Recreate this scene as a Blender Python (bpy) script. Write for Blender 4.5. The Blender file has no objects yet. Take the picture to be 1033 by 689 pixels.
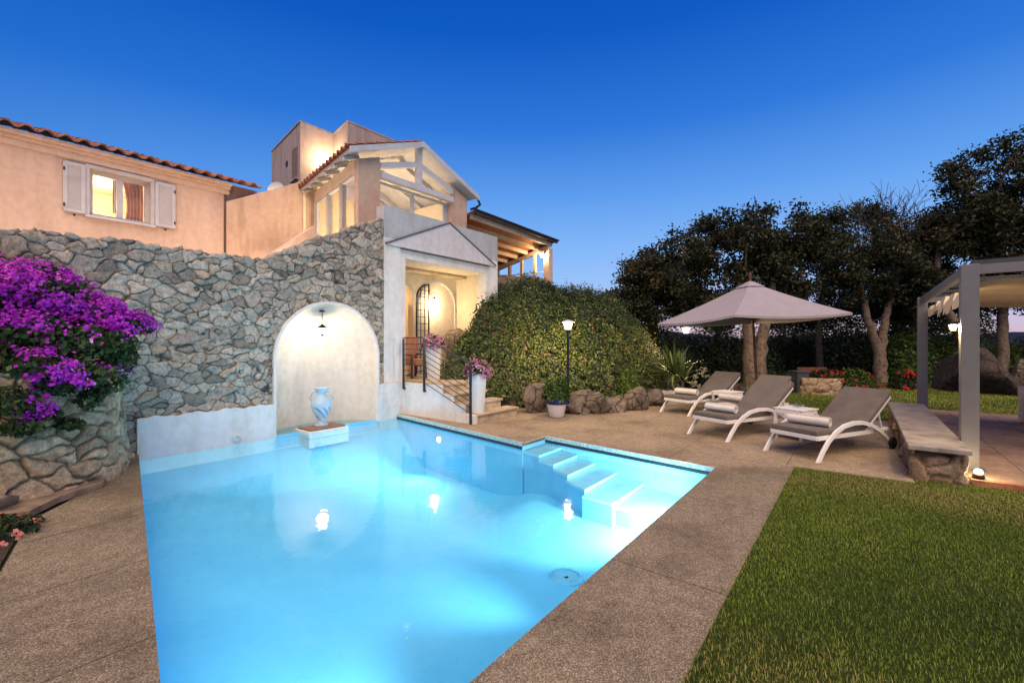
import bpy, bmesh, math, random
import numpy as np
from mathutils import Vector, Matrix
random.seed(7); rng = np.random.default_rng(11)
S = bpy.context.scene; COL = S.collection
PI = math.pi
# ---------------------------------------------------------------- survey: photo pixel -> place
F, CX, CY, EYE = 455.0, 516.5, 344.5, 1.5
YAW = math.radians(37.6); CA, SA = math.cos(YAW), math.sin(YAW)
def ray(px):
    s = (px-CX)/F
    return CA+SA*s, SA-CA*s
def G(px, py, z=0.0):                     # point on the level z
    t = (EYE-z)*F/(py-CY); a, b = ray(px)
    return Vector((a*t, b*t, z))
def VY(px, py, Y):                        # point on the plane y = Y
    a, b = ray(px); t = Y/b
    return Vector((a*t, Y, EYE+(CY-py)/F*t))
def VX(px, py, X):
    a, b = ray(px); t = X/a
    return Vector((X, b*t, EYE+(CY-py)/F*t))
def CZ(px, py, Z):                        # point at distance Z in front of the lens
    a, b = ray(px)
    return Vector((a*Z, b*Z, EYE+(CY-py)/F*Z))
FWD = Vector((CA, SA, 0)); RGT = Vector((SA, -CA, 0))
# ---------------------------------------------------------------- materials
MATS = {}
def new_mat(name):
    m = bpy.data.materials.new(name); m.use_nodes = True
    nt = m.node_tree; nt.nodes.clear()
    out = nt.nodes.new('ShaderNodeOutputMaterial')
    return m, nt, out
def N(nt, t, **kw):
    n = nt.nodes.new(t)
    for k, v in kw.items(): setattr(n, k, v)
    return n
def ramp(nt, stops, fac=None, interp='LINEAR'):
    r = N(nt, 'ShaderNodeValToRGB'); e = r.color_ramp.elements; r.color_ramp.interpolation = interp
    while len(e) > 1: e.remove(e[-1])
    e[0].position = stops[0][0]; e[0].color = (*stops[0][1], 1)
    for p, c in stops[1:]:
        x = e.new(p); x.color = (*c, 1)
    if fac is not None: nt.links.new(fac, r.inputs[0])
    return r
def coords(nt, scale=None):
    tc = N(nt, 'ShaderNodeTexCoord')
    geo = N(nt, 'ShaderNodeNewGeometry')
    return geo.outputs['Position'] if scale is None else tc.outputs['Object']
def noise(nt, vec, scale, detail=4, rough=.55):
    n = N(nt, 'ShaderNodeTexNoise'); n.inputs['Scale'].default_value = scale
    n.inputs['Detail'].default_value = detail; n.inputs['Roughness'].default_value = rough
    nt.links.new(vec, n.inputs['Vector']); return n
def mixc(nt, fac, a, b, mode='MIX'):
    m = N(nt, 'ShaderNodeMix', data_type='RGBA', blend_type=mode)
    for s, v in ((m.inputs[0], fac), (m.inputs[6], a), (m.inputs[7], b)):
        if hasattr(v, 'is_output'): nt.links.new(v, s)
        else: s.default_value = v if not isinstance(v, tuple) else (*v, 1)
    return m.outputs[2]
def mathn(nt, op, a, b=None, c=None):
    m = N(nt, 'ShaderNodeMath', operation=op)
    for i, v in enumerate((a, b, c)):
        if v is None: continue
        if hasattr(v, 'is_output'): nt.links.new(v, m.inputs[i])
        else: m.inputs[i].default_value = v
    return m.outputs[0]
def bump(nt, h, strength, dist=.01):
    b = N(nt, 'ShaderNodeBump'); b.inputs['Strength'].default_value = strength; b.inputs['Distance'].default_value = dist
    nt.links.new(h, b.inputs['Height']); return b.outputs[0]
def bsdf(nt, out, color, rough=.6, metal=0., spec=.4, normal=None, subs=None):
    p = N(nt, 'ShaderNodeBsdfPrincipled')
    if hasattr(color, 'is_output'): nt.links.new(color, p.inputs['Base Color'])
    else: p.inputs['Base Color'].default_value = (*color, 1)
    if hasattr(rough, 'is_output'): nt.links.new(rough, p.inputs['Roughness'])
    else: p.inputs['Roughness'].default_value = rough
    p.inputs['Metallic'].default_value = metal; p.inputs['Specular IOR Level'].default_value = spec
    if normal is not None: nt.links.new(normal, p.inputs['Normal'])
    nt.links.new(p.outputs[0], out.inputs[0]); return p
def plain(name, c, rough=.6, metal=0., spec=.4, vary=.12, scale=6., bstr=.0, bscale=60.):
    m, nt, out = new_mat(name); v = coords(nt)
    n1 = noise(nt, v, scale, 5)
    c2 = tuple(max(0, x*(1-vary*1.6)) for x in c); c3 = tuple(min(1, x*(1+vary)) for x in c)
    r = ramp(nt, [(.3, c2), (.5, c), (.72, c3)], n1.outputs[0])
    nb = None
    if bstr: nb = bump(nt, noise(nt, v, bscale, 4).outputs[0], bstr)
    bsdf(nt, out, r.outputs[0], rough, metal, spec, nb); MATS[name] = m; return m
def plaster(name, c, stain=.25):
    m, nt, out = new_mat(name); v = coords(nt)
    mp = N(nt, 'ShaderNodeMapping'); mp.inputs['Scale'].default_value = (1.6, 1.6, .35); nt.links.new(v, mp.inputs[0])
    n1 = noise(nt, mp.outputs[0], 2.2, 6, .65); n2 = noise(nt, v, 9, 5)
    dark = tuple(x*(1-stain)*y for x, y in zip(c, (1, .97, .92)))
    r = ramp(nt, [(.3, dark), (.52, c), (.8, tuple(min(1, x*1.04) for x in c))], n1.outputs[0])
    r2 = ramp(nt, [(.35, (.9, .9, .9)), (.6, (1, 1, 1))], n2.outputs[0])
    col = mixc(nt, 1., r.outputs[0], r2.outputs[0], 'MULTIPLY')
    nb = bump(nt, noise(nt, v, 45, 6, .7).outputs[0], .25, .008)
    bsdf(nt, out, col, .85, 0, .2, nb); return m
def emis(name, c, s):
    m, nt, out = new_mat(name); e = N(nt, 'ShaderNodeEmission'); e.inputs[0].default_value = (*c, 1); e.inputs[1].default_value = s
    nt.links.new(e.outputs[0], out.inputs[0]); return m
def lampglass(name, c, s):                       # frosted glass: glows and lets the bulb's light out
    m, nt, out = new_mat(name); e = N(nt, 'ShaderNodeEmission'); e.inputs[0].default_value = (*c, 1); e.inputs[1].default_value = s
    t = N(nt, 'ShaderNodeBsdfTransparent'); mx = N(nt, 'ShaderNodeMixShader'); mx.inputs[0].default_value = .35
    nt.links.new(t.outputs[0], mx.inputs[1]); nt.links.new(e.outputs[0], mx.inputs[2]); nt.links.new(mx.outputs[0], out.inputs[0]); return m
def leafmat(name, stops, rough=.5, trans=.25):
    m, nt, out = new_mat(name)
    a = N(nt, 'ShaderNodeAttribute'); a.attribute_name = 'tint'
    r = ramp(nt, stops, a.outputs['Fac'])
    p = N(nt, 'ShaderNodeBsdfPrincipled'); nt.links.new(r.outputs[0], p.inputs['Base Color'])
    p.inputs['Roughness'].default_value = rough; p.inputs['Specular IOR Level'].default_value = .3
    t = N(nt, 'ShaderNodeBsdfTranslucent'); nt.links.new(r.outputs[0], t.inputs[0])
    mx = N(nt, 'ShaderNodeMixShader'); mx.inputs[0].default_value = trans
    nt.links.new(p.outputs[0], mx.inputs[1]); nt.links.new(t.outputs[0], mx.inputs[2]); nt.links.new(mx.outputs[0], out.inputs[0])
    return m
def stonemat(name, stops, joint):
    m, nt, out = new_mat(name); v = coords(nt)
    a = N(nt, 'ShaderNodeAttribute'); a.attribute_name = 'tint'
    j = N(nt, 'ShaderNodeAttribute'); j.attribute_name = 'joint'
    r = ramp(nt, stops, a.outputs['Fac'])
    n1 = noise(nt, v, 14, 8, .7); n2 = noise(nt, v, 70, 5, .7); n3 = noise(nt, v, 3.5, 4)
    r1 = ramp(nt, [(.28, (.42, .41, .39)), (.5, (.95, .95, .95)), (.7, (1.32, 1.3, 1.22))], n1.outputs[0])
    r2 = ramp(nt, [(.35, (.62, .62, .62)), (.6, (1.08, 1.08, 1.08))], n2.outputs[0])
    r3 = ramp(nt, [(.35, (.93, .93, .88)), (.6, (1.05, 1.0, .94))], n3.outputs[0])
    c = mixc(nt, 1., r.outputs[0], r1.outputs[0], 'MULTIPLY'); c = mixc(nt, 1., c, r2.outputs[0], 'MULTIPLY'); c = mixc(nt, 1., c, r3.outputs[0], 'MULTIPLY')
    c = mixc(nt, j.outputs['Fac'], c, joint)
    h = mathn(nt, 'ADD', n1.outputs[0], mathn(nt, 'MULTIPLY', n2.outputs[0], .5))
    bsdf(nt, out, c, .85, 0, .25, bump(nt, h, .7, .03)); return m
def paving(name, ca, cb, cc, px=1.3, py=0., speck=230., ox=0., oy=0., gw=.007):
    m, nt, out = new_mat(name); v = coords(nt)
    vo = N(nt, 'ShaderNodeTexVoronoi'); vo.inputs['Scale'].default_value = speck; nt.links.new(v, vo.inputs['Vector'])
    sp = N(nt, 'ShaderNodeSeparateColor'); nt.links.new(vo.outputs['Color'], sp.inputs[0])
    r = ramp(nt, [(0, ca), (.35, ca), (.6, cb), (.85, cb), (1, cc)], sp.outputs[0])
    n1 = noise(nt, v, 1.3, 6, .65); r1 = ramp(nt, [(.3, (.58, .55, .52)), (.5, (.95, .95, .94)), (.75, (1.2, 1.18, 1.15))], n1.outputs[0])
    n2 = noise(nt, v, 11, 6, .7); r2 = ramp(nt, [(.3, (.72, .71, .7)), (.6, (1.05, 1.05, 1.05))], n2.outputs[0])
    c = mixc(nt, 1., r.outputs[0], r1.outputs[0], 'MULTIPLY'); c = mixc(nt, 1., c, r2.outputs[0], 'MULTIPLY')
    sx = N(nt, 'ShaderNodeSeparateXYZ'); nt.links.new(v, sx.inputs[0])
    g = None
    wob = mathn(nt, 'MULTIPLY', mathn(nt, 'SUBTRACT', noise(nt, v, 8, 3).outputs[0], .5), .008)
    for o, p, off in ((0, px, ox), (1, py, oy)):
        if not p: continue
        f = mathn(nt, 'PINGPONG', mathn(nt, 'ADD', mathn(nt, 'ADD', sx.outputs[o], off), wob), p/2)
        k = mathn(nt, 'LESS_THAN', f, gw)
        g = k if g is None else mathn(nt, 'MAXIMUM', g, k)
    hgt = mathn(nt, 'ADD', vo.outputs['Distance'], mathn(nt, 'MULTIPLY', n2.outputs[0], 1.0))
    if g is not None:
        c = mixc(nt, mathn(nt, 'MULTIPLY', g, .55), c, (.03, .024, .02))
        hgt = mathn(nt, 'SUBTRACT', hgt, mathn(nt, 'MULTIPLY', g, 1.5))
    bsdf(nt, out, c, .8, 0, .3, bump(nt, hgt, .45, .004)); return m

M = {}
M['stone'] = stonemat('grey_rubble', [(0, (.19, .165, .145)), (.25, (.33, .295, .26)), (.5, (.46, .415, .365)), (.7, (.57, .515, .45)), (.88, (.46, .365, .28)), (1, (.68, .64, .59))], (.014, .012, .010))
M['stone_warm'] = stonemat('warm_rubble', [(0, (.27, .18, .11)), (.35, (.46, .33, .215)), (.7, (.60, .455, .315)), (1, (.70, .56, .41))], (.045, .035, .026))
M['stone_red'] = stonemat('rust_rubble', [(0, (.20, .12, .075)), (.4, (.30, .20, .13)), (.75, (.38, .29, .21)), (1, (.42, .36, .29))], (.05, .035, .024))
M['white'] = plaster('white_plaster', (.72, .70, .68), .12)
M['sky_tinted_plaster'] = plaster('sky_tinted_plaster', (.46, .47, .49), .2)
M['peach'] = plaster('peach_plaster', (.68, .515, .41), .13)
M['peach2'] = plaster('worn_peach_plaster', (.58, .41, .31), .28)
M['mauve'] = plaster('mauve_plaster', (.46, .36, .33), .3)
M['cream'] = plaster('cream_plaster', (.76, .66, .50), .1)
M['niche'] = plaster('niche_plaster', (.74, .66, .58), .08)
M['pediment'] = plaster('pediment_plaster', (.62, .59, .60), .12)
M['groove'] = plain('painted_groove_shade', (.10, .095, .10), .8)
M['deck'] = paving('pebble_deck', (.145, .11, .072), (.315, .255, .178), (.56, .48, .36), 1.62, 0, 210, .35)
M['deck_left'] = paving('pebble_deck_side', (.145, .11, .072), (.315, .255, .178), (.56, .48, .36), 0, 1.05, 210, 0, .3)
M['patio'] = paving('pebble_patio', (.25, .185, .125), (.37, .285, .195), (.50, .40, .29), 1.1, 1.25, 120, .25, .55, .005)
M['tile_floor'] = paving('terracotta_floor', (.40, .26, .17), (.44, .29, .19), (.47, .32, .22), .62, .62, 60, .1, .2)
M['terracotta'] = plain('terracotta_edge', (.42, .17, .08), .8, vary=.25, scale=9)
M['roof'] = plain('clay_roof_tile', (.30, .13, .08), .8, vary=.4, scale=7)
M['step'] = plain('sandstone_step', (.46, .36, .25), .8, vary=.2, scale=5, bstr=.3)
M['wood'] = plain('white_painted_wood', (.52, .53, .57), .55, vary=.08, scale=4)
M['slab'] = plain('grey_granite_slab', (.34, .29, .24), .75, vary=.25, scale=5, bstr=.4, bscale=90)
M['orange_wood'] = plain('terracotta_ceiling_board', (.42, .14, .06), .7, vary=.2, scale=3)
M['beam'] = plain('cream_beam', (.66, .52, .38), .65)
M['iron'] = plain('black_iron', (.022, .022, .026), .45, .6)
M['steel'] = plain('dark_rail_steel', (.035, .04, .05), .4, .5)
M['white_metal'] = plain('white_powder_coat', (.76, .74, .71), .4, vary=.05)
M['cushion'] = plain('taupe_canvas', (.145, .122, .105), .9, vary=.12, scale=5, bstr=.35, bscale=260)
M['towel'] = plain('cream_terry', (.72, .66, .60), .95, vary=.06, bstr=.6, bscale=220)
M['rubber'] = plain('black_rubber', (.012, .012, .013), .6)
M['umbrella'] = plain('grey_mauve_canvas', (.34, .305, .335), .85, vary=.05, scale=3, bstr=.15, bscale=200)
M['brown_wood'] = plain('dark_brown_wood', (.10, .045, .028), .6, vary=.3, scale=12)
M['alu'] = plain('grey_aluminium_post', (.185, .178, .172), .45, .1, vary=.05)
M['rafter'] = plain('dark_rafter', (.06, .06, .065), .5, .2)
M['slate'] = plain('dark_roof_edge', (.075, .06, .06), .7)
M['brick'] = plain('red_brown_paint', (.13, .045, .028), .7, vary=.3)
M['recess'] = plain('painted_recess_shade', (.22, .15, .12), .9)
M['drain_ring'] = plain('pale_blue_ring', (.34, .62, .76), .6)
M['canvas'] = plain('cream_shade_cloth', (.70, .58, .42), .9, vary=.05, bstr=.2, bscale=120)
M['wicker'] = plain('pale_wicker', (.62, .52, .42), .7, vary=.2, scale=40, bstr=.8, bscale=90)
M['bark'] = plain('grey_brown_bark', (.17, .12, .085), .9, vary=.4, scale=9, bstr=.8, bscale=30)
M['bark_dark'] = plain('dark_bark', (.07, .055, .045), .9, vary=.4, scale=9, bstr=.8, bscale=30)
M['soil'] = plain('dark_soil', (.045, .034, .025), .95, vary=.4, scale=14, bstr=.9, bscale=40)
def rockmat(name, c):
    m, nt, out = new_mat(name); v = coords(nt)
    w_ = noise(nt, v, 3, 4); vv = N(nt, 'ShaderNodeVectorMath', operation='ADD'); nt.links.new(v, vv.inputs[0]); sc = N(nt, 'ShaderNodeVectorMath', operation='SCALE'); nt.links.new(w_.outputs['Color'], sc.inputs[0]); sc.inputs['Scale'].default_value = .25; nt.links.new(sc.outputs[0], vv.inputs[1])
    vo = N(nt, 'ShaderNodeTexVoronoi', feature='DISTANCE_TO_EDGE'); vo.inputs['Scale'].default_value = 2.6; nt.links.new(vv.outputs[0], vo.inputs['Vector'])
    cr = ramp(nt, [(0, (.25, .22, .2)), (.02, (.6, .58, .56)), (.06, (1, 1, 1))], vo.outputs['Distance'])
    n1 = noise(nt, v, 7, 8, .7); n2 = noise(nt, v, 45, 6, .75)
    r1 = ramp(nt, [(.3, tuple(x*.4 for x in c)), (.5, c), (.72, tuple(x*1.7 for x in c))], n1.outputs[0]); r2 = ramp(nt, [(.35, (.55, .55, .55)), (.62, (1.15, 1.15, 1.15))], n2.outputs[0])
    col = mixc(nt, 1., mixc(nt, 1., r1.outputs[0], r2.outputs[0], 'MULTIPLY'), cr.outputs[0], 'MULTIPLY')
    h = mathn(nt, 'ADD', mathn(nt, 'ADD', n1.outputs[0], mathn(nt, 'MULTIPLY', n2.outputs[0], .45)), mathn(nt, 'MULTIPLY', mathn(nt, 'MINIMUM', vo.outputs['Distance'], .05), 9.))
    bsdf(nt, out, col, .88, 0, .25, bump(nt, h, .9, .05)); return m
M['rock'] = rockmat('granite_boulder', (.19, .15, .115))
M['rock_dark'] = rockmat('dark_boulder', (.075, .056, .045))
M['pot_white'] = plain('white_glazed_pot', (.74, .70, .66), .45, vary=.06)
M['pot_blue'] = plain('cobalt_glaze', (.015, .03, .20), .25, vary=.15)
M['trough'] = plain('pale_stone_trough', (.52, .45, .38), .8, vary=.15, bstr=.3)
M['navy'] = plain('dark_blue_pebbles', (.02, .024, .07), .5)
M['curtain'] = plain('orange_curtain', (.80, .46, .28), .9)
M['white_curtain'] = plain('sheer_curtain', (.75, .70, .58), .9)
M['pinkchair'] = plain('salmon_upholstery', (.40, .19, .11), .85)
M['grey_box'] = plain('charcoal_cabinet', (.05, .055, .06), .6)
M['mulch'] = plain('brown_ledge_stone', (.24, .17, .12), .85, vary=.35, scale=6, bstr=.7, bscale=25)
M['plinth_top'] = plain('brown_stone_top', (.22, .13, .085), .7, vary=.2, scale=20)
M['inlet'] = plain('white_plastic_ring', (.6, .62, .62), .4)
M['glow'] = lampglass('lamp_glass_lit', (1., .70, .36), 8.)
M['glow_soft'] = emis('bulb_lit', (1., .78, .5), 22.)
M['pool_lens'] = emis('pool_lens_lit', (.85, .97, 1.), 30.)
GREEN = [(0, (.012, .022, .007)), (.3, (.035, .058, .014)), (.55, (.075, .115, .022)), (.78, (.13, .165, .03)), (.92, (.20, .19, .04)), (1, (.30, .16, .06))]
M['hedge_leaf'] = leafmat('hedge_leaf', [(0, (.010, .018, .006)), (.28, (.030, .050, .012)), (.5, (.075, .115, .022)), (.72, (.15, .19, .035)), (.86, (.26, .22, .06)), (1, (.30, .11, .06))])
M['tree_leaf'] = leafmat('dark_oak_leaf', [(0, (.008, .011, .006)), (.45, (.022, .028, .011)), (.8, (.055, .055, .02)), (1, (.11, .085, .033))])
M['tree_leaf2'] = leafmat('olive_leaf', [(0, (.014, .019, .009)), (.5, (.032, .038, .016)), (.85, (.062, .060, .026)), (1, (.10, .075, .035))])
M['shrub_leaf'] = leafmat('bright_shrub_leaf', [(0, (.02, .04, .01)), (.4, (.06, .11, .018)), (.8, (.13, .19, .03)), (1, (.20, .25, .05))])
M['shrub_dark'] = leafmat('dark_shrub_leaf', [(0, (.010, .017, .007)), (.5, (.026, .042, .013)), (1, (.07, .085, .025))])
M['boug_leaf'] = leafmat('bougainvillea_leaf', [(0, (.012, .03, .010)), (.5, (.035, .075, .022)), (1, (.09, .14, .05))])
M['bract'] = leafmat('purple_bract', [(0, (.17, .002, .23)), (.3, (.42, .012, .54)), (.6, (.64, .05, .74)), (.82, (.74, .06, .55)), (1, (.85, .42, .90))], .6, .35)
M['pink_petal'] = leafmat('pink_petal', [(0, (.42, .10, .20)), (.5, (.62, .25, .38)), (.8, (.70, .45, .58)), (1, (.35, .18, .55))], .6, .3)
M['coral_petal'] = leafmat('coral_petal', [(0, (.55, .10, .09)), (.5, (.70, .22, .18)), (1, (.80, .42, .36))], .6, .3)
M['red_petal'] = leafmat('red_petal', [(0, (.40, .006, .008)), (.5, (.62, .02, .02)), (1, (.72, .06, .04))], .6, .3)
M['cream_petal'] = leafmat('cream_petal', [(0, (.5, .42, .22)), (.5, (.68, .62, .42)), (1, (.75, .72, .6))], .6, .3)
M['yucca'] = leafmat('yucca_leaf', [(0, (.03, .055, .015)), (.5, (.09, .14, .03)), (1, (.20, .25, .07))], .4, .2)
M['blade'] = leafmat('grass_blade', [(0, (.035, .05, .010)), (.3, (.10, .155, .02)), (.6, (.20, .275, .03)), (.85, (.31, .35, .055)), (1, (.40, .30, .12))], .6, .2)

def grass_ground(name):
    m, nt, out = new_mat(name); v = coords(nt)
    n1 = noise(nt, v, 2.2, 6, .7); n2 = noise(nt, v, 60, 6, .75)
    r1 = ramp(nt, [(.3, (.035, .05, .012)), (.5, (.05, .075, .015)), (.68, (.075, .085, .022)), (.85, (.10, .075, .035))], n1.outputs[0])
    r2 = ramp(nt, [(.3, (.45, .45, .4)), (.65, (1.15, 1.15, 1.05))], n2.outputs[0])
    bsdf(nt, out, mixc(nt, 1., r1.outputs[0], r2.outputs[0], 'MULTIPLY'), .95, 0, .1, bump(nt, n2.outputs[0], .8, .03)); return m
M['grass'] = grass_ground('grass_turf')

def pool_mat():
    m, nt, out = new_mat('pool_plaster'); v = coords(nt)
    n1 = noise(nt, v, 1.1, 5, .6); n2 = noise(nt, v, 12, 6, .75)
    r = ramp(nt, [(.3, (.26, .62, .83)), (.5, (.31, .67, .86)), (.75, (.37, .71, .88))], n1.outputs[0])
    r2 = ramp(nt, [(.27, (.82, .88, .92)), (.45, (1, 1, 1))], n2.outputs[0])
    bsdf(nt, out, mixc(nt, 1., r.outputs[0], r2.outputs[0], 'MULTIPLY'), .7, 0, .2); return m
M['pool'] = pool_mat()
M['pool_step'] = plain('pale_pool_step', (.62, .80, .88), .7, vary=.04)
def mosaic():
    m, nt, out = new_mat('pale_mosaic'); v = coords(nt)
    vo = N(nt, 'ShaderNodeTexVoronoi'); vo.inputs['Scale'].default_value = 45; vo.inputs['Randomness'].default_value = .15; nt.links.new(v, vo.inputs['Vector'])
    sp = N(nt, 'ShaderNodeSeparateColor'); nt.links.new(vo.outputs['Color'], sp.inputs[0])
    r = ramp(nt, [(0, (.22, .42, .44)), (.5, (.38, .55, .55)), (1, (.6, .68, .66))], sp.outputs[0])
    bsdf(nt, out, r.outputs[0], .3); return m
M['mosaic'] = mosaic()
def schlick(nt, f0, nb=None):
    lw = N(nt, 'ShaderNodeLayerWeight'); lw.inputs[0].default_value = .5
    if nb is not None: nt.links.new(nb, lw.inputs['Normal'])
    return mathn(nt, 'MULTIPLY_ADD', mathn(nt, 'POWER', lw.outputs['Facing'], 5.), 1-f0, f0)
def water_mat():
    m, nt, out = new_mat('pool_water'); v = coords(nt)
    mp = N(nt, 'ShaderNodeMapping'); mp.inputs['Scale'].default_value = (1, 1, 1); nt.links.new(v, mp.inputs[0])
    n1 = noise(nt, mp.outputs[0], 5.5, 3, .5); n2 = noise(nt, mp.outputs[0], 28, 2, .5)
    h = mathn(nt, 'ADD', n1.outputs[0], mathn(nt, 'MULTIPLY', n2.outputs[0], .13))
    nb = bump(nt, h, .075, .03)
    fr = schlick(nt, .022, nb)
    tr = N(nt, 'ShaderNodeBsdfTransparent'); tr.inputs[0].default_value = (.55, .87, 1., 1)
    gl = N(nt, 'ShaderNodeBsdfGlossy'); gl.inputs['Roughness'].default_value = .035; nt.links.new(nb, gl.inputs['Normal'])
    mx = N(nt, 'ShaderNodeMixShader'); nt.links.new(fr, mx.inputs[0]); nt.links.new(tr.outputs[0], mx.inputs[1]); nt.links.new(gl.outputs[0], mx.inputs[2])
    nt.links.new(mx.outputs[0], out.inputs[0]); return m
M['water'] = water_mat()
def glass(name, tint=(.96, .97, .97), refl=1.45):
    m, nt, out = new_mat(name)
    fr = schlick(nt, .04)
    tr = N(nt, 'ShaderNodeBsdfTransparent'); tr.inputs[0].default_value = (*tint, 1)
    gl = N(nt, 'ShaderNodeBsdfGlossy'); gl.inputs['Roughness'].default_value = .03
    mx = N(nt, 'ShaderNodeMixShader'); nt.links.new(fr, mx.inputs[0]); nt.links.new(tr.outputs[0], mx.inputs[1]); nt.links.new(gl.outputs[0], mx.inputs[2])
    nt.links.new(mx.outputs[0], out.inputs[0]); return m
M['glass'] = glass('window_glass')
def vase_mat():
    m, nt, out = new_mat('blue_swirl_glaze'); tc = N(nt, 'ShaderNodeTexCoord'); v = tc.outputs['Object']
    mp = N(nt, 'ShaderNodeMapping'); mp.inputs['Rotation'].default_value = (0, .75, 0); nt.links.new(v, mp.inputs[0])
    w = N(nt, 'ShaderNodeTexWave'); w.inputs['Scale'].default_value = 4.2; w.inputs['Distortion'].default_value = 2.2; w.inputs['Detail'].default_value = 1; nt.links.new(mp.outputs[0], w.inputs['Vector'])
    sx = N(nt, 'ShaderNodeSeparateXYZ'); nt.links.new(v, sx.inputs[0])
    mask = ramp(nt, [(0, (0, 0, 0)), (.12, (.3, .3, .3)), (.18, (.9, .9, .9)), (.30, (.9, .9, .9)), (.37, (0, 0, 0))], sx.outputs[2])
    st = ramp(nt, [(.62, (0, 0, 0)), (.75, (1, 1, 1))], w.outputs[0])
    f = mathn(nt, 'MULTIPLY', mask.outputs[0], st.outputs[0])
    p = bsdf(nt, out, mixc(nt, f, (.52, .70, .82), (.03, .16, .50)), .12, 0, .6)
    t = N(nt, 'ShaderNodeBsdfTransparent'); t.inputs[0].default_value = (.85, .93, .97, 1); mx = N(nt, 'ShaderNodeMixShader'); mx.inputs[0].default_value = .55
    nt.links.new(t.outputs[0], mx.inputs[1]); nt.links.new(p.outputs[0], mx.inputs[2]); nt.links.new(mx.outputs[0], out.inputs[0]); return m
M['vase'] = vase_mat()

# ---------------------------------------------------------------- mesh helpers
def wloc(o):
    p = Vector((0, 0, 0))
    while o is not None: p += o.location; o = o.parent
    return p
class MB:
    def __init__(s): s.v = []; s.f = []
    def add(s, vs, fs):
        o = len(s.v); s.v += [tuple(v) for v in vs]; s.f += [tuple(i+o for i in f) for f in fs]; return s
    def bm(s, bm):
        bm.verts.index_update(); s.add([v.co for v in bm.verts], [[v.index for v in f.verts] for f in bm.faces]); bm.free(); return s
    def box(s, c, d, rz=0., bev=0., tilt=None):
        bm = bmesh.new(); bmesh.ops.create_cube(bm, size=1.)
        for v in bm.verts: v.co = Vector((v.co.x*d[0], v.co.y*d[1], v.co.z*d[2]))
        if bev: bmesh.ops.bevel(bm, geom=list(bm.edges), offset=bev, segments=2, profile=.6, affect='EDGES')
        R = Matrix.Rotation(rz, 4, 'Z')
        if tilt is not None: R = R @ tilt
        for v in bm.verts: v.co = R @ v.co + Vector(c)
        return s.bm(bm)
    def bar(s, a, b, w, h=None, bev=0.):            # rectangular bar from a to b
        a, b = Vector(a), Vector(b); h = h or w; d = b-a; L = d.length
        q = d.to_track_quat('X', 'Z').to_matrix().to_4x4()
        bm = bmesh.new(); bmesh.ops.create_cube(bm, size=1.)
        for v in bm.verts: v.co = Vector((v.co.x*L, v.co.y*w, v.co.z*h))
        if bev: bmesh.ops.bevel(bm, geom=list(bm.edges), offset=bev, segments=2, profile=.6, affect='EDGES')
        for v in bm.verts: v.co = q @ v.co + (a+b)/2
        return s.bm(bm)
    def tube(s, pts, r, n=8, cap=True):
        pts = [Vector(p) for p in pts]; k = len(pts); rr = r if hasattr(r, '__len__') else [r]*k
        vs = []; up = Vector((.13, .21, .97))
        for i, p in enumerate(pts):
            d = (pts[min(i+1, k-1)]-pts[max(i-1, 0)]).normalized()
            a = d.cross(up)
            if a.length < .1: a = d.cross(Vector((1, 0, 0)))
            a.normalize(); b = d.cross(a)
            for j in range(n):
                t = 2*PI*j/n; vs.append(p+a*(rr[i]*math.cos(t))+b*(rr[i]*math.sin(t)))
        fs = [(i*n+j, i*n+(j+1) % n, (i+1)*n+(j+1) % n, (i+1)*n+j) for i in range(k-1) for j in range(n)]
        if cap: fs += [tuple(range(n))[::-1], tuple(range((k-1)*n, k*n))]
        return s.add(vs, fs)
    def lathe(s, prof, c=(0, 0, 0), n=24, cap=True):
        vs = [(c[0]+r*math.cos(2*PI*j/n), c[1]+r*math.sin(2*PI*j/n), c[2]+z) for r, z in prof for j in range(n)]
        k = len(prof)
        fs = [(i*n+j, i*n+(j+1) % n, (i+1)*n+(j+1) % n, (i+1)*n+j) for i in range(k-1) for j in range(n)]
        if cap: fs += [tuple(range(n))[::-1], tuple(range((k-1)*n, k*n))]
        return s.add(vs, fs)
    def prism(s, poly, mp, w0, w1, holes=()):       # 2D outline (with holes) extruded; mp(u, v, w) -> xyz
        bm = bmesh.new(); loops = []
        for lp in [poly]+list(holes):
            vs = [bm.verts.new((u, v, 0)) for u, v in lp]
            es = [bm.edges.new((vs[i], vs[(i+1) % len(vs)])) for i in range(len(vs))]
            loops.append((vs, es))
        bmesh.ops.triangle_fill(bm, use_beauty=True, use_dissolve=False, edges=[e for _, es in loops for e in es])
        bm.verts.index_update()
        P = [(v.co.x, v.co.y) for v in bm.verts]; T = [[v.index for v in f.verts] for f in bm.faces]
        idx = [[v.index for v in vs] for vs, _ in loops]; bm.free(); n = len(P)
        vs = [mp(u, v, w0) for u, v in P]+[mp(u, v, w1) for u, v in P]
        fs = T+[[i+n for i in t][::-1] for t in T]
        for ix in idx:
            for i in range(len(ix)):
                a, b = ix[i], ix[(i+1) % len(ix)]; fs.append((a, b, b+n, a+n))
        return s.add(vs, fs)
    def build(s, name, m, parent=None, smooth=None, origin=None):
        off = wloc(parent) if parent is not None else Vector(origin or (0, 0, 0))
        me = bpy.data.meshes.new(name); me.from_pydata([Vector(v)-off for v in s.v], [], s.f)
        bm = bmesh.new(); bm.from_mesh(me); bmesh.ops.recalc_face_normals(bm, faces=bm.faces); bm.to_mesh(me); bm.free()
        if smooth is not None:
            me.shade_smooth(); me.set_sharp_from_angle(angle=math.radians(smooth))
        me.materials.append(M[m] if isinstance(m, str) else m)
        o = bpy.data.objects.new(name, me); COL.objects.link(o)
        if parent is not None: o.parent = parent
        else: o.location = off
        return o
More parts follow.
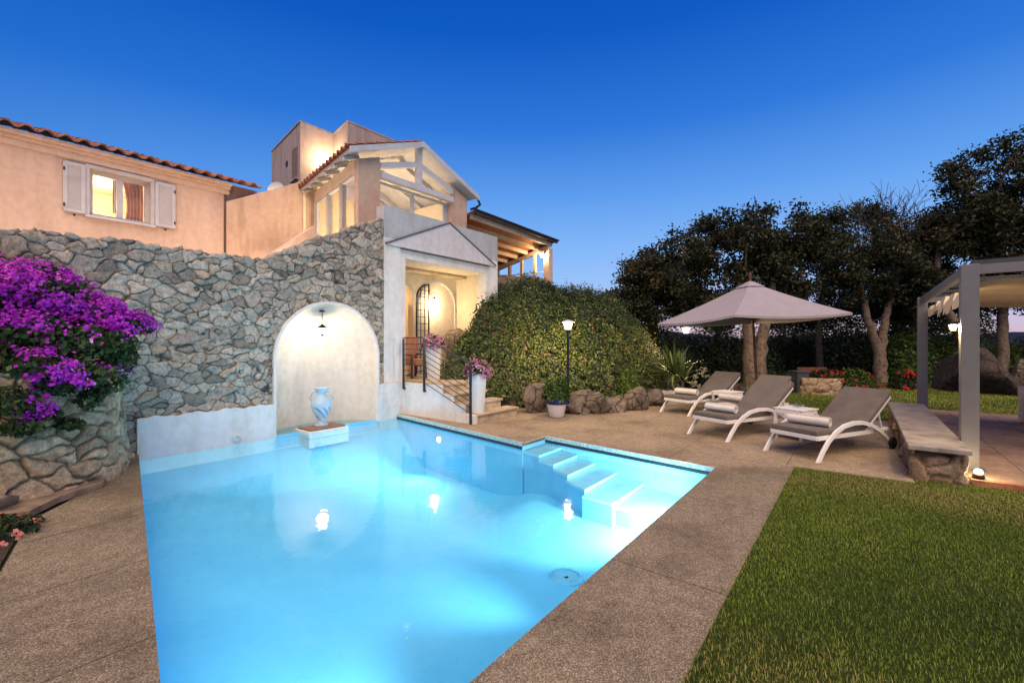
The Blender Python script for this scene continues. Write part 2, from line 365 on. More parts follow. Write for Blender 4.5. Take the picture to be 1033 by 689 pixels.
def np_mesh(name, V, Fq, m, parent=None, attrs=None, smooth=False, origin=None):
    off = wloc(parent) if parent is not None else Vector(origin or (0, 0, 0))
    V = np.asarray(V, np.float32)-np.array(off, np.float32); Fq = np.asarray(Fq, np.int32); k = Fq.shape[1]
    me = bpy.data.meshes.new(name); me.vertices.add(len(V)); me.vertices.foreach_set('co', V.ravel())
    me.loops.add(Fq.size); me.loops.foreach_set('vertex_index', Fq.ravel())
    me.polygons.add(len(Fq)); me.polygons.foreach_set('loop_start', np.arange(0, Fq.size, k, dtype=np.int32))
    me.update(calc_edges=True); me.validate()
    for nm, (dom, arr) in (attrs or {}).items():
        a = me.attributes.new(nm, 'FLOAT', dom); a.data.foreach_set('value', np.asarray(arr, np.float32))
    if smooth: me.shade_smooth()
    me.materials.append(M[m]); o = bpy.data.objects.new(name, me); COL.objects.link(o)
    if parent is not None: o.parent = parent
    else: o.location = off
    return o
def tag(o, label, cat, group=None):
    o['label'] = label; o['category'] = cat
    if group: o['group'] = group
    return o
def thing(name, label, cat, loc=(0, 0, 0), group=None):
    o = bpy.data.objects.new(name, None); COL.objects.link(o); o.location = loc; o.empty_display_size = .2
    return tag(o, label, cat, group)
def struct(o): o['kind'] = 'structure'; return o
def copy_tree(o, parent=None):
    c = o.copy(); COL.objects.link(c)
    if parent is not None: c.parent = parent
    for ch in list(o.children): copy_tree(ch, c)
    return c
def light(name, kind, loc, power, color=(1, .72, .42), radius=.05, parent=None, direction=None, angle=None, blend=.6):
    d = bpy.data.lights.new(name, kind); d.energy = power; d.color = color; d.shadow_soft_size = radius
    if kind == 'SPOT': d.spot_size = math.radians(angle); d.spot_blend = blend
    o = bpy.data.objects.new(name, d); COL.objects.link(o); o.location = loc
    if direction is not None: o.rotation_euler = Vector(direction).to_track_quat('-Z', 'Y').to_euler()
    if parent is not None: o.location = Vector(loc)-wloc(parent); o.parent = parent
    return o
def unit(n):
    a = rng.normal(size=(n, 3)); return a/np.linalg.norm(a, axis=1, keepdims=True)
def leaves(name, C, size, m, parent, tint, asp=.5, normal=None, origin=None, fold=.18):
    C = np.asarray(C, float); n = len(C)
    a = unit(n)
    if normal is not None:                      # lie roughly across the given direction
        nn = np.asarray(normal, float)+.55*unit(n); nn /= np.linalg.norm(nn, axis=1, keepdims=True)
        a = a-(a*nn).sum(1, keepdims=True)*nn; a /= np.linalg.norm(a, axis=1, keepdims=True)
        b = np.cross(nn, a); c = nn
    else:
        b = np.cross(a, unit(n)); b /= np.linalg.norm(b, axis=1, keepdims=True)+1e-9; c = np.cross(a, b)
    L = (size*rng.uniform(.65, 1.35, n))[:, None]; W = L*asp
    V = np.stack([C-a*L/2, C+b*W/2+c*L*fold-a*L*.08, C+a*L/2, C-b*W/2+c*L*fold-a*L*.08], 1).reshape(-1, 3)
    return np_mesh(name, V, np.arange(4*n).reshape(-1, 4), m, parent, {'tint': ('FACE', np.clip(tint, 0, 1))}, origin=origin)
def fnoise(P, f, seed=0):                        # cheap smooth value field
    r = np.random.default_rng(seed); o = np.zeros(len(P))
    for k in range(6):
        w = r.normal(size=P.shape[1]); w = w/np.linalg.norm(w)*f*(1+.45*k); o += np.sin(P@w+r.uniform(0, 6.28))/(1+.35*k)
    return o/3.2
# ---------------------------------------------------------------- rubble masonry as real relief
def rubble(name, Pfun, U, Vv, m, parent, size=(.42, .24), seed=3, relief=.05, keep=None, aspect=.4, joint=.05, origin=None):
    r = np.random.default_rng(seed)
    uu, vv, P, Nn = Pfun(U, Vv)                    # uu, vv: metric coords; P: points; Nn: normals
    q = np.stack([uu.ravel(), vv.ravel()], 1)
    q2 = q+.035*np.stack([fnoise(q, 9, seed+1), fnoise(q, 11, seed+2)], 1)+.012*np.stack([fnoise(q, 34, seed+5), fnoise(q, 37, seed+6)], 1)
    lo, hi = q.min(0)-.3, q.max(0)+.3
    seeds = []; sx, sy = size
    y = lo[1]; row = 0
    while y < hi[1]:
        x = lo[0]+r.uniform(0, sx)
        while x < hi[0]:
            big = r.uniform(.55, 1.35)
            seeds.append((x+r.normal()*sx*.16, y+r.normal()*sy*.3)); x += sx*big
            if r.random() < .42: seeds.append((x-sx*.3*big+r.normal()*.03, y+sy*.5+r.normal()*.03))
        y += sy*r.uniform(.8, 1.15); row += 1
    sd = np.array(seeds); ns = len(sd)
    ang = r.normal(0, .35, ns); st = np.exp(r.normal(.45, .28, ns)); wt = r.uniform(.62, 1.45, ns)
    F1 = np.full(len(q), 9e9); F2 = F1.copy(); I1 = np.zeros(len(q), int)
    for i in range(ns):
        a0, a1 = np.searchsorted(U, [sd[i][0]-3.2*sx, sd[i][0]+3.2*sx]); off = a0*len(Vv)
        d = q2[off:a1*len(Vv)]-sd[i]; near = off+np.nonzero(np.abs(d[:, 1]) < 4*sy)[0]; dn = d[near-off]
        if not len(near): continue
        ca, sa = math.cos(ang[i]), math.sin(ang[i])
        a = (dn[:, 0]*ca+dn[:, 1]*sa)/(st[i]*wt[i]); b = (-dn[:, 0]*sa+dn[:, 1]*ca)/wt[i]
        D = (np.abs(a)**2.3+np.abs(b)**2.3)**(1/2.3)
        f1, f2, i1 = F1[near], F2[near], I1[near]
        c1 = D < f1
        f2 = np.where(c1, f1, np.minimum(f2, D)); i1 = np.where(c1, i, i1); f1 = np.where(c1, D, f1)
        F1[near], F2[near], I1[near] = f1, f2, i1
    e = (F2-F1)
    h = np.clip(e/joint, 0, 1); h = h*h*(3-2*h)
    tx, ty = r.normal(0, .09, ns), r.normal(0, .09, ns); base = r.normal(0, .008, ns)
    dd = q-sd[I1]
    H = relief*h+h*(tx[I1]*dd[:, 0]+ty[I1]*dd[:, 1]+base[I1])+.007*h*fnoise(q, 20, seed+9)+.005*h*fnoise(q, 48, seed+10)
    nu, nv = uu.shape
    V = P.reshape(-1, 3)+Nn.reshape(-1, 3)*H[:, None]
    ii = np.arange(nu*nv).reshape(nu, nv)
    Fq = np.stack([ii[:-1, :-1].ravel(), ii[1:, :-1].ravel(), ii[1:, 1:].ravel(), ii[:-1, 1:].ravel()], 1)
    if keep is not None:
        c = q[Fq].mean(1); Fq = Fq[keep(c[:, 0], c[:, 1])]
    tint = np.clip(r.beta(2.2, 2.2, ns), 0, 1)[I1]
    return np_mesh(name, V, Fq, m, parent, {'tint': ('POINT', tint), 'joint': ('POINT', 1-np.clip(e/(joint*.55), 0, 1)**.8)}, True, origin)

def boulder(name, c, r, m, label, cat='boulder', group=None, seed=0, flat=.5, parent=None):
    bm = bmesh.new(); bmesh.ops.create_icosphere(bm, subdivisions=4, radius=1.)
    P = np.array([v.co for v in bm.verts]); rr = np.random.default_rng(seed)
    k = np.ones(len(P))
    for _ in range(14):                            # chop flat facets
        n = unit(1)[0] if False else (lambda a: a/np.linalg.norm(a))(rr.normal(size=3)); off = rr.uniform(.45, .8)
        dd = P@n; over = dd > off; P[over] -= np.outer((dd[over]-off)*.94, n)
    P *= (1+.06*fnoise(P, 3.2, seed)+.025*fnoise(P, 9, seed+1)+.012*fnoise(P, 22, seed+2))[:, None]
    P *= np.array(r)
    for v, p in zip(bm.verts, P): v.co = Vector(p)+Vector(c)
    b = MB().bm(bm); o = b.build(name, m, parent, smooth=50, origin=None if parent else c)
    if parent is None: tag(o, label, cat, group)
    return o
YW = 7.65                                        # face of the stone wall
def inpoly(P, poly):
    x, y = P[:, 0], P[:, 1]; r = np.zeros(len(P), bool); n = len(poly)
    for i in range(n):
        (x0, y0), (x1, y1) = poly[i], poly[(i+1) % n]
        c = ((y0 > y) != (y1 > y)) & (x < (x1-x0)*(y-y0)/(y1-y0+1e-12)+x0); r ^= c
    return r
# ================================================================ SETTING
PA, PB, PC, PD, PE, PF = (.40, 1.36), (5.70, 1.36), (5.98, 3.94), (5.37, 3.94), (5.95, YW), (1.735, YW)
POOL = [PA, PB, PC, PD, PE, PF]
def flat(u, v, w): return (u, v, w)
def sheet(name, poly, z, m, holes=(), th=.0):
    b = MB()
    if th: b.prism(poly, flat, z-th, z, holes)
    else:
        bm = bmesh.new(); es = []
        for lp in [poly]+list(holes):
            vs = [bm.verts.new((u, v, z)) for u, v in lp]; es += [bm.edges.new((vs[i], vs[(i+1) % len(vs)])) for i in range(len(vs))]
        bmesh.ops.triangle_fill(bm, use_beauty=True, use_dissolve=False, edges=es); b.bm(bm)
    return struct(b.build(name, m))
big_hole = [(.1, 1.0), (6.3, 1.0), (6.4, 9.2), (1.3, 9.2)]
sheet('ground', [(-400, -400), (600, -400), (600, 600), (-400, 600)], -.034, 'grass', [big_hole])
# deck: strip along the lawn, strip on the left, patio beyond the far edge
LE = lambda y: .40+(y-1.36)*(PF[0]-PA[0])/(YW-1.36)
sheet('pool_deck', [(-2.5, .62), (6.37, .62), (5.70, 1.36), (.40, 1.36), (-.1, 1.36), (-2.5, 1.36)], 0, 'deck', th=.05)
sheet('side_deck', [(-.75, 1.36), (.40, 1.36), PF, (1.56, 7.6), (1.36, 6.75), (1.13, 6.33), (.53, 5.51), (.29, 4.41)], 0, 'deck_left', th=.05)
sheet('patio', [PB, (6.37, .62), (6.42, -.47), (6.62, -.46), (11.0, -.46), (11.2, .6), (11.5, 1.6), (13.0, 3.4), (13.0, 6.0), (8.0, 8.4), (6.1, 8.4), (6.1, 7.6), (5.95, 7.6), PD, PC], 0, 'patio', th=.05)
sheet('flower_bed', [(-4, 1.36), (-.78, 1.36), (.26, 4.41), (.50, 5.53), (.9, 6.1), (.2, 6.3), (-4, 6.0)], -.02, 'soil')
sheet('planting_strip', [(1.12, 6.36), (1.36, 6.79), (1.56, 7.62), (1.40, 7.62), (1.0, 6.5)], -.008, 'soil')
# pool basin
FLOOR = -.95
b = MB()
def loft(b, poly, z0, z1):
    n = len(poly)
    for i in range(n):
        p, q = poly[i], poly[(i+1) % n]; b.add([(*p, z0), (*q, z0), (*q, z1), (*p, z1)], [(0, 1, 2, 3)])
loft(b, POOL, -1.5, -.05)
def edge_d(P, p, q):
    p, q = np.array(p), np.array(q); ab = q-p; t = np.clip(((P-p)@ab)/(ab@ab), 0, 1); return np.linalg.norm(P-(p+t[:, None]*ab), axis=1)
gx, gy = np.meshgrid(np.linspace(.2, 6.2, 121), np.linspace(1.2, 7.9, 135), indexing='ij'); PP = np.stack([gx.ravel(), gy.ravel()], 1)
sm = lambda t: np.clip(t, 0, 1)**2*(3-2*np.clip(t, 0, 1))
def floor_z(PP):
    deep = .50+.40*sm((PP[:, 0]-1.6)/3.2)-.26*sm((PP[:, 0]-3.9)/1.0)*sm((4.6-PP[:, 1])/1.2)
    dw = edge_d(PP, PE, PF); dl_ = edge_d(PP, PF, PA)
    k = np.minimum(sm(dw/1.15), 1); k2 = sm(dl_/.9)
    return -(.27+(deep-.27)*np.minimum(k, .25+.75*k2))
zf_ = floor_z(PP); ii = np.arange(121*135).reshape(121, 135)
Fq = np.stack([ii[:-1, :-1].ravel(), ii[1:, :-1].ravel(), ii[1:, 1:].ravel(), ii[:-1, 1:].ravel()], 1)
grown = [(.33, 1.29), (5.78, 1.29), (6.06, 4.01), (5.45, 4.01), (6.03, 7.76), (1.66, 7.76)]
Fq = Fq[inpoly(PP[Fq].mean(1), grown)]
struct(np_mesh('pool_floor', np.column_stack([PP, zf_]), Fq, 'pool', None, None, True))
struct(b.build('pool_basin', 'pool'))
# submerged bench along the wall + floor of the niche
NCX, NR, NSP, ND = 4.492, .985, 1.20, .80     # niche: centre x, radius, spring height, depth
arc = [(NCX+NR*math.cos(t), YW+ND*math.sin(t)) for t in np.linspace(0, PI, 33)]
b = MB(); b.prism([(1.80, YW-.06), (5.92, YW-.06), (5.925, YW-.01)]+[(NCX+(NR+.0)*math.cos(t), YW+ND*math.sin(t)) for t in np.linspace(0, PI, 33)]+[(1.76, YW-.01)], flat, FLOOR+.01, -.262)
struct(b.build('pool_bench', 'pool_step'))
# pool stairs in the far corner
b = MB(); tb_ = MB(); ys = [3.925, 3.62, 3.32, 3.02, 2.66, 2.26, 1.375]
for i in range(6):
    z = -.12-.062*i; y0, y1 = ys[i], ys[i+1]
    xe = lambda y: 5.70+(y-1.36)*.1085-.012
    w = (.58, .62, .68, .80, .98, .86)[i]; w2 = (.60, .66, .76, .92, .96, .84)[i]
    b.prism([(xe(y0)-w, y0), (xe(y0), y0), (xe(y1), y1), (xe(y1)-w2, y1)], flat, -1.05-.001*i, z-.03)
    tb_.prism([(xe(y0)-w-.006, y0+.0), (xe(y0)+.002, y0), (xe(y1)+.002, y1-.006), (xe(y1)-w2-.006, y1-.006)], flat, z-.03, z)
so_ = b.build('pool_steps', 'pool'); struct(so_); struct(tb_.build('pool_treads', 'pool_step'))
# mosaic strip under the coping of the far edges
b = MB()
for p, q in ((PE, PD), (PD, PC), (PC, PB)):
    p, q = Vector((*p, 0)), Vector((*q, 0)); n = (q-p).normalized().cross(Vector((0, 0, 1)))*-1
    cen = Vector((3.5, 4, 0)); 
    if (cen-p).dot(n) < 0: n = -n
    b.add([p+n*.004+Vector((0, 0, -.055)), q+n*.004+Vector((0, 0, -.055)), q+n*.004+Vector((0, 0, .003)), p+n*.004+Vector((0, 0, .003)), p-n*.03+Vector((0, 0, .003)), q-n*.03+Vector((0, 0, .003))], [(0, 1, 2, 3), (3, 2, 5, 4)])
struct(b.build('pool_edging', 'mosaic'))
b = MB(); M['waterline'] = plain('dark_waterline', (.02, .035, .04), .4)
for p, q in ((PE, PD), (PD, PC), (PC, PB)):
    p, q = Vector((*p, 0)), Vector((*q, 0)); n = (q-p).normalized().cross(Vector((0, 0, 1)))
    if (Vector((3.5, 4, 0))-p).dot(n) < 0: n = -n
    b.add([p+n*.007+Vector((0, 0, -.095)), q+n*.007+Vector((0, 0, -.095)), q+n*.007+Vector((0, 0, -.05)), p+n*.007+Vector((0, 0, -.05))], [(0, 1, 2, 3)])
struct(b.build('pool_waterline', 'waterline'))
# water
wp = [PA, PB, PC, PD, PE]+arc+[PF]
b = MB(); bm = bmesh.new(); bm.faces.new([bm.verts.new((*p, -.085)) for p in wp]); bmesh.ops.triangulate(bm, faces=bm.faces); b.bm(bm)
struct(b.build('pool_water', 'water'))
# pool fittings
t = thing('pool_drain', 'round pale drain ring under water on the pool floor', 'drain', (3.80, 2.26, FLOOR))
FLOOR = float(floor_z(np.array([[3.80, 2.26]]))[0])+.004; t.location.z = FLOOR
MB().lathe([(.17, .0), (.17, .02), (.13, .03), (.13, .012)], (3.80, 2.26, FLOOR), 28).build('ring', 'drain_ring', t, 40)
MB().lathe([(.125, .0), (.125, .008), (.02, .012)], (3.80, 2.26, FLOOR), 28).build('grille', 'pool', t, 40)
t = thing('pool_light', 'small lit underwater lamp in the pool wall below the stair rail', 'pool light', (5.70, 6.05, -.28))
tt = Matrix.Rotation(-PI/2, 4, 'Y')
for nm, pr, m in (('ring', [(.09, 0), (.09, .02), (.065, .03)], 'inlet'), ('lens', [(.06, .02), (.045, .034), (.0, .04)], 'pool_lens')):
    k = MB().lathe(pr, (0, 0, 0), 20); k.v = [tuple(tt @ Vector(v)+Vector((5.705, 6.05, -.28))) for v in k.v]; k.build(nm, m, t, 40)
# lights under water
PL = (.62, .90, 1.)
light('pool_lamp_light', 'SPOT', (5.58, 6.05, -.30), 150, PL, .08, None, (-1, -.05, -.06), 160, .9)
light('pool_lamp_light', 'SPOT', (4.55, 1.44, -.25), 420, (.75, .93, 1.), .08, None, (.55, 1, -.05), 140, .8)  # unseen spot without fixture, assumed under the near edge from the bright steps
light('pool_lamp_light', 'SPOT', (1.3, 1.43, -.20), 190, PL, .12, None, (.05, 1, .06), 80, 1.)  # added spot without fixture, brightens the left part of the pool
light('pool_lamp_light', 'SPOT', (3.0, 1.43, -.20), 200, PL, .12, None, (-.25, 1, .06), 80, 1.)  # second added spot without fixture, also lights towards the left

# front lawn turf
lawn_b = [(-1.5, .645), (6.39, .645), (6.43, -.47), (6.58, -.47), (6.73, -.93), (6.75, -7), (-1.5, -7)]
lawn = [(-1.5, .615), (6.36, .615), (6.41, -.47), (6.56, -.49), (6.70, -.93), (6.72, -7), (-1.5, -7)]
sheet('lawn', lawn, -.012, 'grass')
def infront(P, pad=.32, zmin=1.0):
    Z = P[:, 0]*CA+P[:, 1]*SA; R = P[:, 0]*SA-P[:, 1]*CA
    return (Z > zmin) & (np.abs(R/Z) < 1.135+pad+.25/Z)
def grass(name, poly, n, zl, L, W, seed, dry=None):
    r = np.random.default_rng(seed); lo = np.min(poly, 0); hi = np.max(poly, 0)
    P = r.uniform(lo, hi, (n, 2)); P = P[inpoly(P, poly) & infront(P)]
    n = len(P); a = r.uniform(0, 2*PI, n); lean = r.uniform(.1, .75, n); l = L*r.uniform(.55, 1.35, n)
    d = np.stack([np.cos(a), np.sin(a)], 1); pd = np.stack([-d[:, 1], d[:, 0]], 1)
    w = (W*r.uniform(.7, 1.3, n))[:, None]
    B = np.column_stack([P, np.full(n, zl)])
    v0 = B.copy(); v0[:, :2] -= pd*w/2; v1 = B.copy(); v1[:, :2] += pd*w/2
    mid = B.copy(); mid[:, :2] += d*(l*lean*.35)[:, None]; mid[:, 2] += l*.6
    v2 = mid.copy(); v2[:, :2] += pd*w*.38; v3 = mid.copy(); v3[:, :2] -= pd*w*.38
    tip = B.copy(); tip[:, :2] += d*(l*lean)[:, None]; tip[:, 2] += l*(1-.35*lean)
    V = np.stack([v0, v1, v2, v3, tip], 1).reshape(-1, 3); k = np.arange(n)[:, None]*5
    F1 = np.concatenate([k+[0, 1, 2], k+[0, 2, 3], k+[3, 2, 4]], 0)
    t = .47+.22*fnoise(P, 2.1, seed)+.1*fnoise(P, 7, seed+1)+r.normal(0, .13, n)
    if dry is not None: 
        k2 = dry(P)*r.uniform(.3, 1.3, n); t = np.where(r.random(n) < k2*.8, .9+.1*r.random(n), t)
    o = np_mesh(name, V, F1, 'blade', None, {'tint': ('FACE', np.tile(np.clip(t, 0, 1), 3))}); o['kind'] = 'stuff'; tag(o, 'mown green lawn grass with dry patches at its edge', 'grass'); return o
def dryf(P):
    d1 = np.clip(1-np.abs(P[:, 0]-5.85)/.55, 0, 1)*(P[:, 1] > -1.2)+np.clip(1-np.hypot(P[:, 0]-2.1, P[:, 1]-.2)/.75, 0, 1)*1.2+.7*np.clip(fnoise(P, 1.5, 77)-.2, 0, 1)
    d2 = np.clip(1-np.hypot(P[:, 0]-6.4, P[:, 1]+1.2)/.6, 0, 1)
    return np.clip(d1+d2*.5+.25*np.clip(fnoise(P, 2.6, 5), 0, 1), 0, 1)
grass('lawn_grass', lawn_b, 640000, -.014, .024, .0035, 21, dryf)
back_lawn = [(11.05, -.5), (11.25, .6), (11.55, 1.6), (13.05, 3.4), (13.2, 4.4), (20, 3.0), (22, -7), (13.1, -7), (13.1, -.9), (11.1, -.9)]
g = grass('back_lawn_grass', back_lawn, 170000, -.034, .05, .014, 22, lambda P: .25+.35*np.clip(fnoise(P, 1.3, 8), 0, 1)); g['label'] = 'garden grass behind the loungers and the pergola'
# far hills
b = MB()
xs = np.linspace(-60, 60, 61)
for k, (Dm, hh) in enumerate(((240, 5), (330, 8))):
    pts = []
    for i, a in enumerate(np.radians(xs)+YAW):
        z = hh*(.55+.3*math.sin(i*.33+k)+.2*math.sin(i*.9+2*k)); pts.append((Dm*math.cos(a), Dm*math.sin(a), z))
    n = len(pts); vs = [(x, y, -2) for x, y, z in pts]+pts+[(x*1.25, y*1.25, -2) for x, y, z in pts]
    b.add(vs, [(i, i+1, n+i+1, n+i) for i in range(n-1)]+[(n+i, n+i+1, 2*n+i+1, 2*n+i) for i in range(n-1)])
M['hill'] = plain('blue_far_hill', (.03, .04, .085), .9)
struct(b.build('far_hills', 'hill', None, 60))
# ================================================================ STONE WALL WITH NICHE
sw = thing('stone_wall', 'tall grey rubble wall with arched niche beside the pool', 'stone wall', (3.5, YW, 0))
top_pts = [(-1.6, 2.80)]+[(VY(x, y, YW).x, VY(x, y, YW).z) for x, y in ((0, 232), (70, 238), (140, 246), (205, 255), (250, 261), (268, 262), (285, 256), (300, 249), (320, 241.5), (340, 236), (360, 229), (385, 222))]
tx_, tz_ = np.array(top_pts).T
WX0, WX1 = -1.6, VY(386.5, 300, YW).x
def wall_top(x): return np.interp(x, tx_, tz_)+.012*np.sin(x*9)+.010*np.sin(x*23+1)+.008*np.sin(x*41)
def wallP(U, V):
    uu, vv = np.meshgrid(U, V, indexing='ij'); zt = wall_top(uu); z0 = -.1
    zz = z0+(zt-z0)*np.minimum(vv, 1.)
    over = np.clip(vv-1., 0, None)                  # last rows lie back over the top
    P = np.stack([uu, YW+.005+over*3.2, zz], -1); Nn = np.zeros_like(P); Nn[..., 1] = -1
    Nn[..., 2] = np.where(vv >= 1, 1., 0); Nn[..., 1] = np.where(vv > 1, -.0, -1)
    return uu, zz+over*3.2, P, Nn
V_ = np.concatenate([np.linspace(0, 1, 320), 1+np.linspace(.006, .12, 18)])
def keep_wall(x, z):
    dz = np.maximum(z-NSP, 0); return ~((np.hypot(x-NCX, dz) < NR+.012) & (z < NSP+NR+.1))
rubble('stonework', wallP, np.linspace(WX0, WX1, 640), V_, 'stone', sw, (.25, .14), 5, .024, keep_wall, joint=.017)
# back of the wall (earth side) so it has thickness from above
MB().prism([(WX0, -.5)]+[(x, float(wall_top(x))-.03) for x in np.linspace(WX0, WX1, 40)]+[(WX1, -.5)], lambda u, v, w: (u, w, v), YW+.40, YW+.42,
           [[(NCX+(NR+.02)*math.cos(t), NSP+(NR+.02)*math.sin(t)) for t in np.linspace(0, PI, 25)]+[(NCX-NR-.02, -.45), (NCX+NR+.02, -.45)]]).build('back_face', 'soil', sw)
# niche shell (apse) and its rim
b = MB(); nu, nv = 33, 15
vs = []; 
rows = [-.32]+list(np.linspace(0, NSP, 6))
for z in rows:
    for t in np.linspace(0, PI, nu): vs.append((NCX+NR*math.cos(t), YW+ND*math.sin(t), z))
for k in range(1, 17):
    ph = PI/2*k/16
    for t in np.linspace(0, PI, nu): vs.append((NCX+NR*math.cos(t)*math.cos(ph), YW+ND*math.sin(t)*math.cos(ph), NSP+NR*math.sin(ph)))
nr = len(rows)+16
# the semi-dome: front edge must follow the arch, so sweep it as a quarter sphere about the spring line
fs = [(i*nu+j, i*nu+j+1, (i+1)*nu+j+1, (i+1)*nu+j) for i in range(nr-1) for j in range(nu-1)]
b.add(vs, fs); b.build('niche_shell', 'niche', sw, 80)
b = MB(); ring = []
outline = [(NCX+NR, -.1), (NCX+NR, NSP*.5)]+[(NCX+NR*math.cos(t), NSP+NR*math.sin(t)) for t in np.linspace(0, PI, 41)]+[(NCX-NR, NSP*.5), (NCX-NR, -.1)]
outo = [(NCX+NR+.04, -.1), (NCX+NR+.04, NSP*.5)]+[(NCX+(NR+.04)*math.cos(t), NSP+(NR+.04)*math.sin(t)) for t in np.linspace(0, PI, 41)]+[(NCX-NR-.04, NSP*.5), (NCX-NR-.04, -.1)]
n = len(outline); vs = [(x, YW-.065, z) for x, z in outline]+[(x, YW-.065, z) for x, z in outo]+[(x, YW+.03, z) for x, z in outline]+[(x, YW+.03, z) for x, z in outo]
fs = []
for i in range(n-1): fs += [(i, i+1, n+i+1, n+i), (i, i+1, 2*n+i+1, 2*n+i), (n+i, n+i+1, 3*n+i+1, 3*n+i)]
b.add(vs, fs).build('arch_rim', 'white', sw, 50)
# plaster bands at the waterline
b = MB(); xs = np.linspace(PF[0]-.03, NCX-NR-.042, 40); prof = [(PF[0]-.03, -.32)]+[(NCX-NR-.042, -.32)]+[(x, .475+.012*math.sin(x*14)+.008*math.sin(x*37)) for x in xs[::-1]]
b.prism(prof, lambda u, v, w: (u, w, v), YW-.075, YW+.02); b.build('plaster_band', 'white', sw)
b = MB(); b.prism([(NCX+NR+.042, -.32), (6.09, -.32), (6.09, .655), (WX1+.0, .655), (NCX+NR+.042, .64)], lambda u, v, w: (u, w, v), YW-.078, YW+.02); b.build('plaster_band', 'white', sw)
k = MB().lathe([(.062, 0), (.062, .02), (.04, .028), (.03, .012), (.0, .012)], (0, 0, 0), 20); q = VY(238.5, 447, YW-.075)
k.v = [(x+q.x, q.y-z, y+.02) for x, y, z in k.v]; t = thing('water_inlet', 'small round white pool inlet in the pale waterline band', 'pool inlet', (q.x, q.y, .02)); k.build('ring', 'inlet', t, 40)
# niche lamp
nl = VY(321, 340, YW+.30); nl = Vector((NCX+.02, YW+.30, 1.72))
t = thing('hanging_lantern', 'small lit lantern hanging on a chain inside the niche', 'lantern', nl)
MB().tube([nl+Vector((0, .0, .09)), nl+Vector((0, .0, .33))], .007, 6).build('chain', 'iron', t)
MB().lathe([(.055, .33), (.055, .345), (.02, .36)], nl, 16).build('ceiling_plate', 'iron', t, 40)
MB().lathe([(.095, .03), (.05, .075), (.015, .1)], nl, 16).build('cap', 'iron', t, 40)
MB().lathe([(.035, -.075), (.07, -.03), (.075, .0), (.06, .028)], nl, 16).build('glass', 'glow', t, 40)
MB().lathe([(.004, -.125), (.03, -.085), (.034, -.077)], nl, 12).build('finial', 'iron', t, 40)
MB().tube([nl+Vector((0, 0, .355)), nl+Vector((0, .30, .355))], .01, 6).build('bracket', 'iron', t)
light('niche_light', 'POINT', nl+Vector((0, .0, -.05)), 33, (1, .80, .58), .08, t)
# pedestal + vase
pc = Vector((4.30, 7.58, 0))
t = thing('pedestal', 'low white block with brown stone top standing in the niche water', 'pedestal', (pc.x, pc.y, -.3))
MB().box((pc.x, pc.y, -.165), (.74, .50, .27), 0, .008).build('block', 'white', t); MB().box((pc.x, pc.y, -.013), (.66, .42, .03), 0, .006).build('top_slab', 'plinth_top', t)
vb = Vector((pc.x, pc.y+.02, .003))
prof = [(.115, 0), (.12, .015), (.10, .035), (.062, .07), (.06, .10), (.10, .17), (.155, .27), (.178, .36), (.170, .43), (.12, .50), (.075, .545), (.068, .58), (.085, .62), (.13, .66), (.135, .672), (.12, .672), (.075, .63), (.055, .58)]
t = thing('vase', 'white and blue swirled two-handled vase on the pedestal', 'vase', vb)
MB().lathe(prof, vb, 32, False).build('body', 'vase', t, 60)
for sgn in (-1, 1):
    dr = RGT*sgn
    MB().tube([vb+dr*.07+Vector((0, 0, .60)), vb+dr*.13+Vector((0, 0, .60)), vb+dr*.185+Vector((0, 0, .55)), vb+dr*.20+Vector((0, 0, .48)), vb+dr*.165+Vector((0, 0, .42))], .014, 8).build('handle', 'vase', t, 60)
# terrace behind the wall
sheet('terrace', [(-6, YW+.42), (5.0, YW+.42), (5.3, 14), (-6, 14)], 2.66, 'tile_floor')

# ================================================================ PORCH
po = thing('entrance_porch', 'white plastered entrance porch with pediment above the stair', 'porch', (7.4, YW, 0))
PX0, PXL, PXR, PX1 = WX1+.002, VY(408, 300, YW).x, VY(489, 300, YW).x, VY(501, 300, YW).x
PTOP, POT, PFL, PBK = 4.27, 3.26, .66, 8.85
XZ = lambda u, v, w: (u, w, v)
MB().prism([(PX0, .66), (PXL, .66), (PXL, POT), (PXR, POT), (PXR, 0), (PX1, 0), (PX1, 3.62), (PX0, 3.62)], XZ, YW-.03, YW+.25).build('front_wall', 'white', po)
MB().prism([(PX0, 3.623), (PX1, 3.623), (PX1, PTOP), (PX0, PTOP)], XZ, YW-.03, YW+.22).build('parapet', 'sky_tinted_plaster', po)  # white panel; blue-grey skylight is put into its plaster colour
# pediment: raised triangle and dark bars painting the shade of its incised lines
ap = VY(452.6, 226, YW-.03); l_ = VY(388.5, 248, YW-.03); r_ = VY(499.5, 268, YW-.03)
ap, l_, r_ = [Vector((p.x, p.z)) for p in (ap, l_, r_)]; l_ = Vector((l_.x, (l_.y+r_.y)/2)); r_ = Vector((r_.x, l_.y))
MB().prism([tuple(l_), tuple(r_), tuple(ap)], XZ, YW-.062, YW-.0305).build('pediment', 'pediment', po)
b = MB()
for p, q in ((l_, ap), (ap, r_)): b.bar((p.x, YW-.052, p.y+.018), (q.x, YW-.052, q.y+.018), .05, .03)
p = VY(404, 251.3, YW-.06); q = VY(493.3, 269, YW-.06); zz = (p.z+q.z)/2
b.bar((p.x, YW-.075, zz), (q.x, YW-.075, zz), .03, .026); b.build('moulding', 'groove', po)
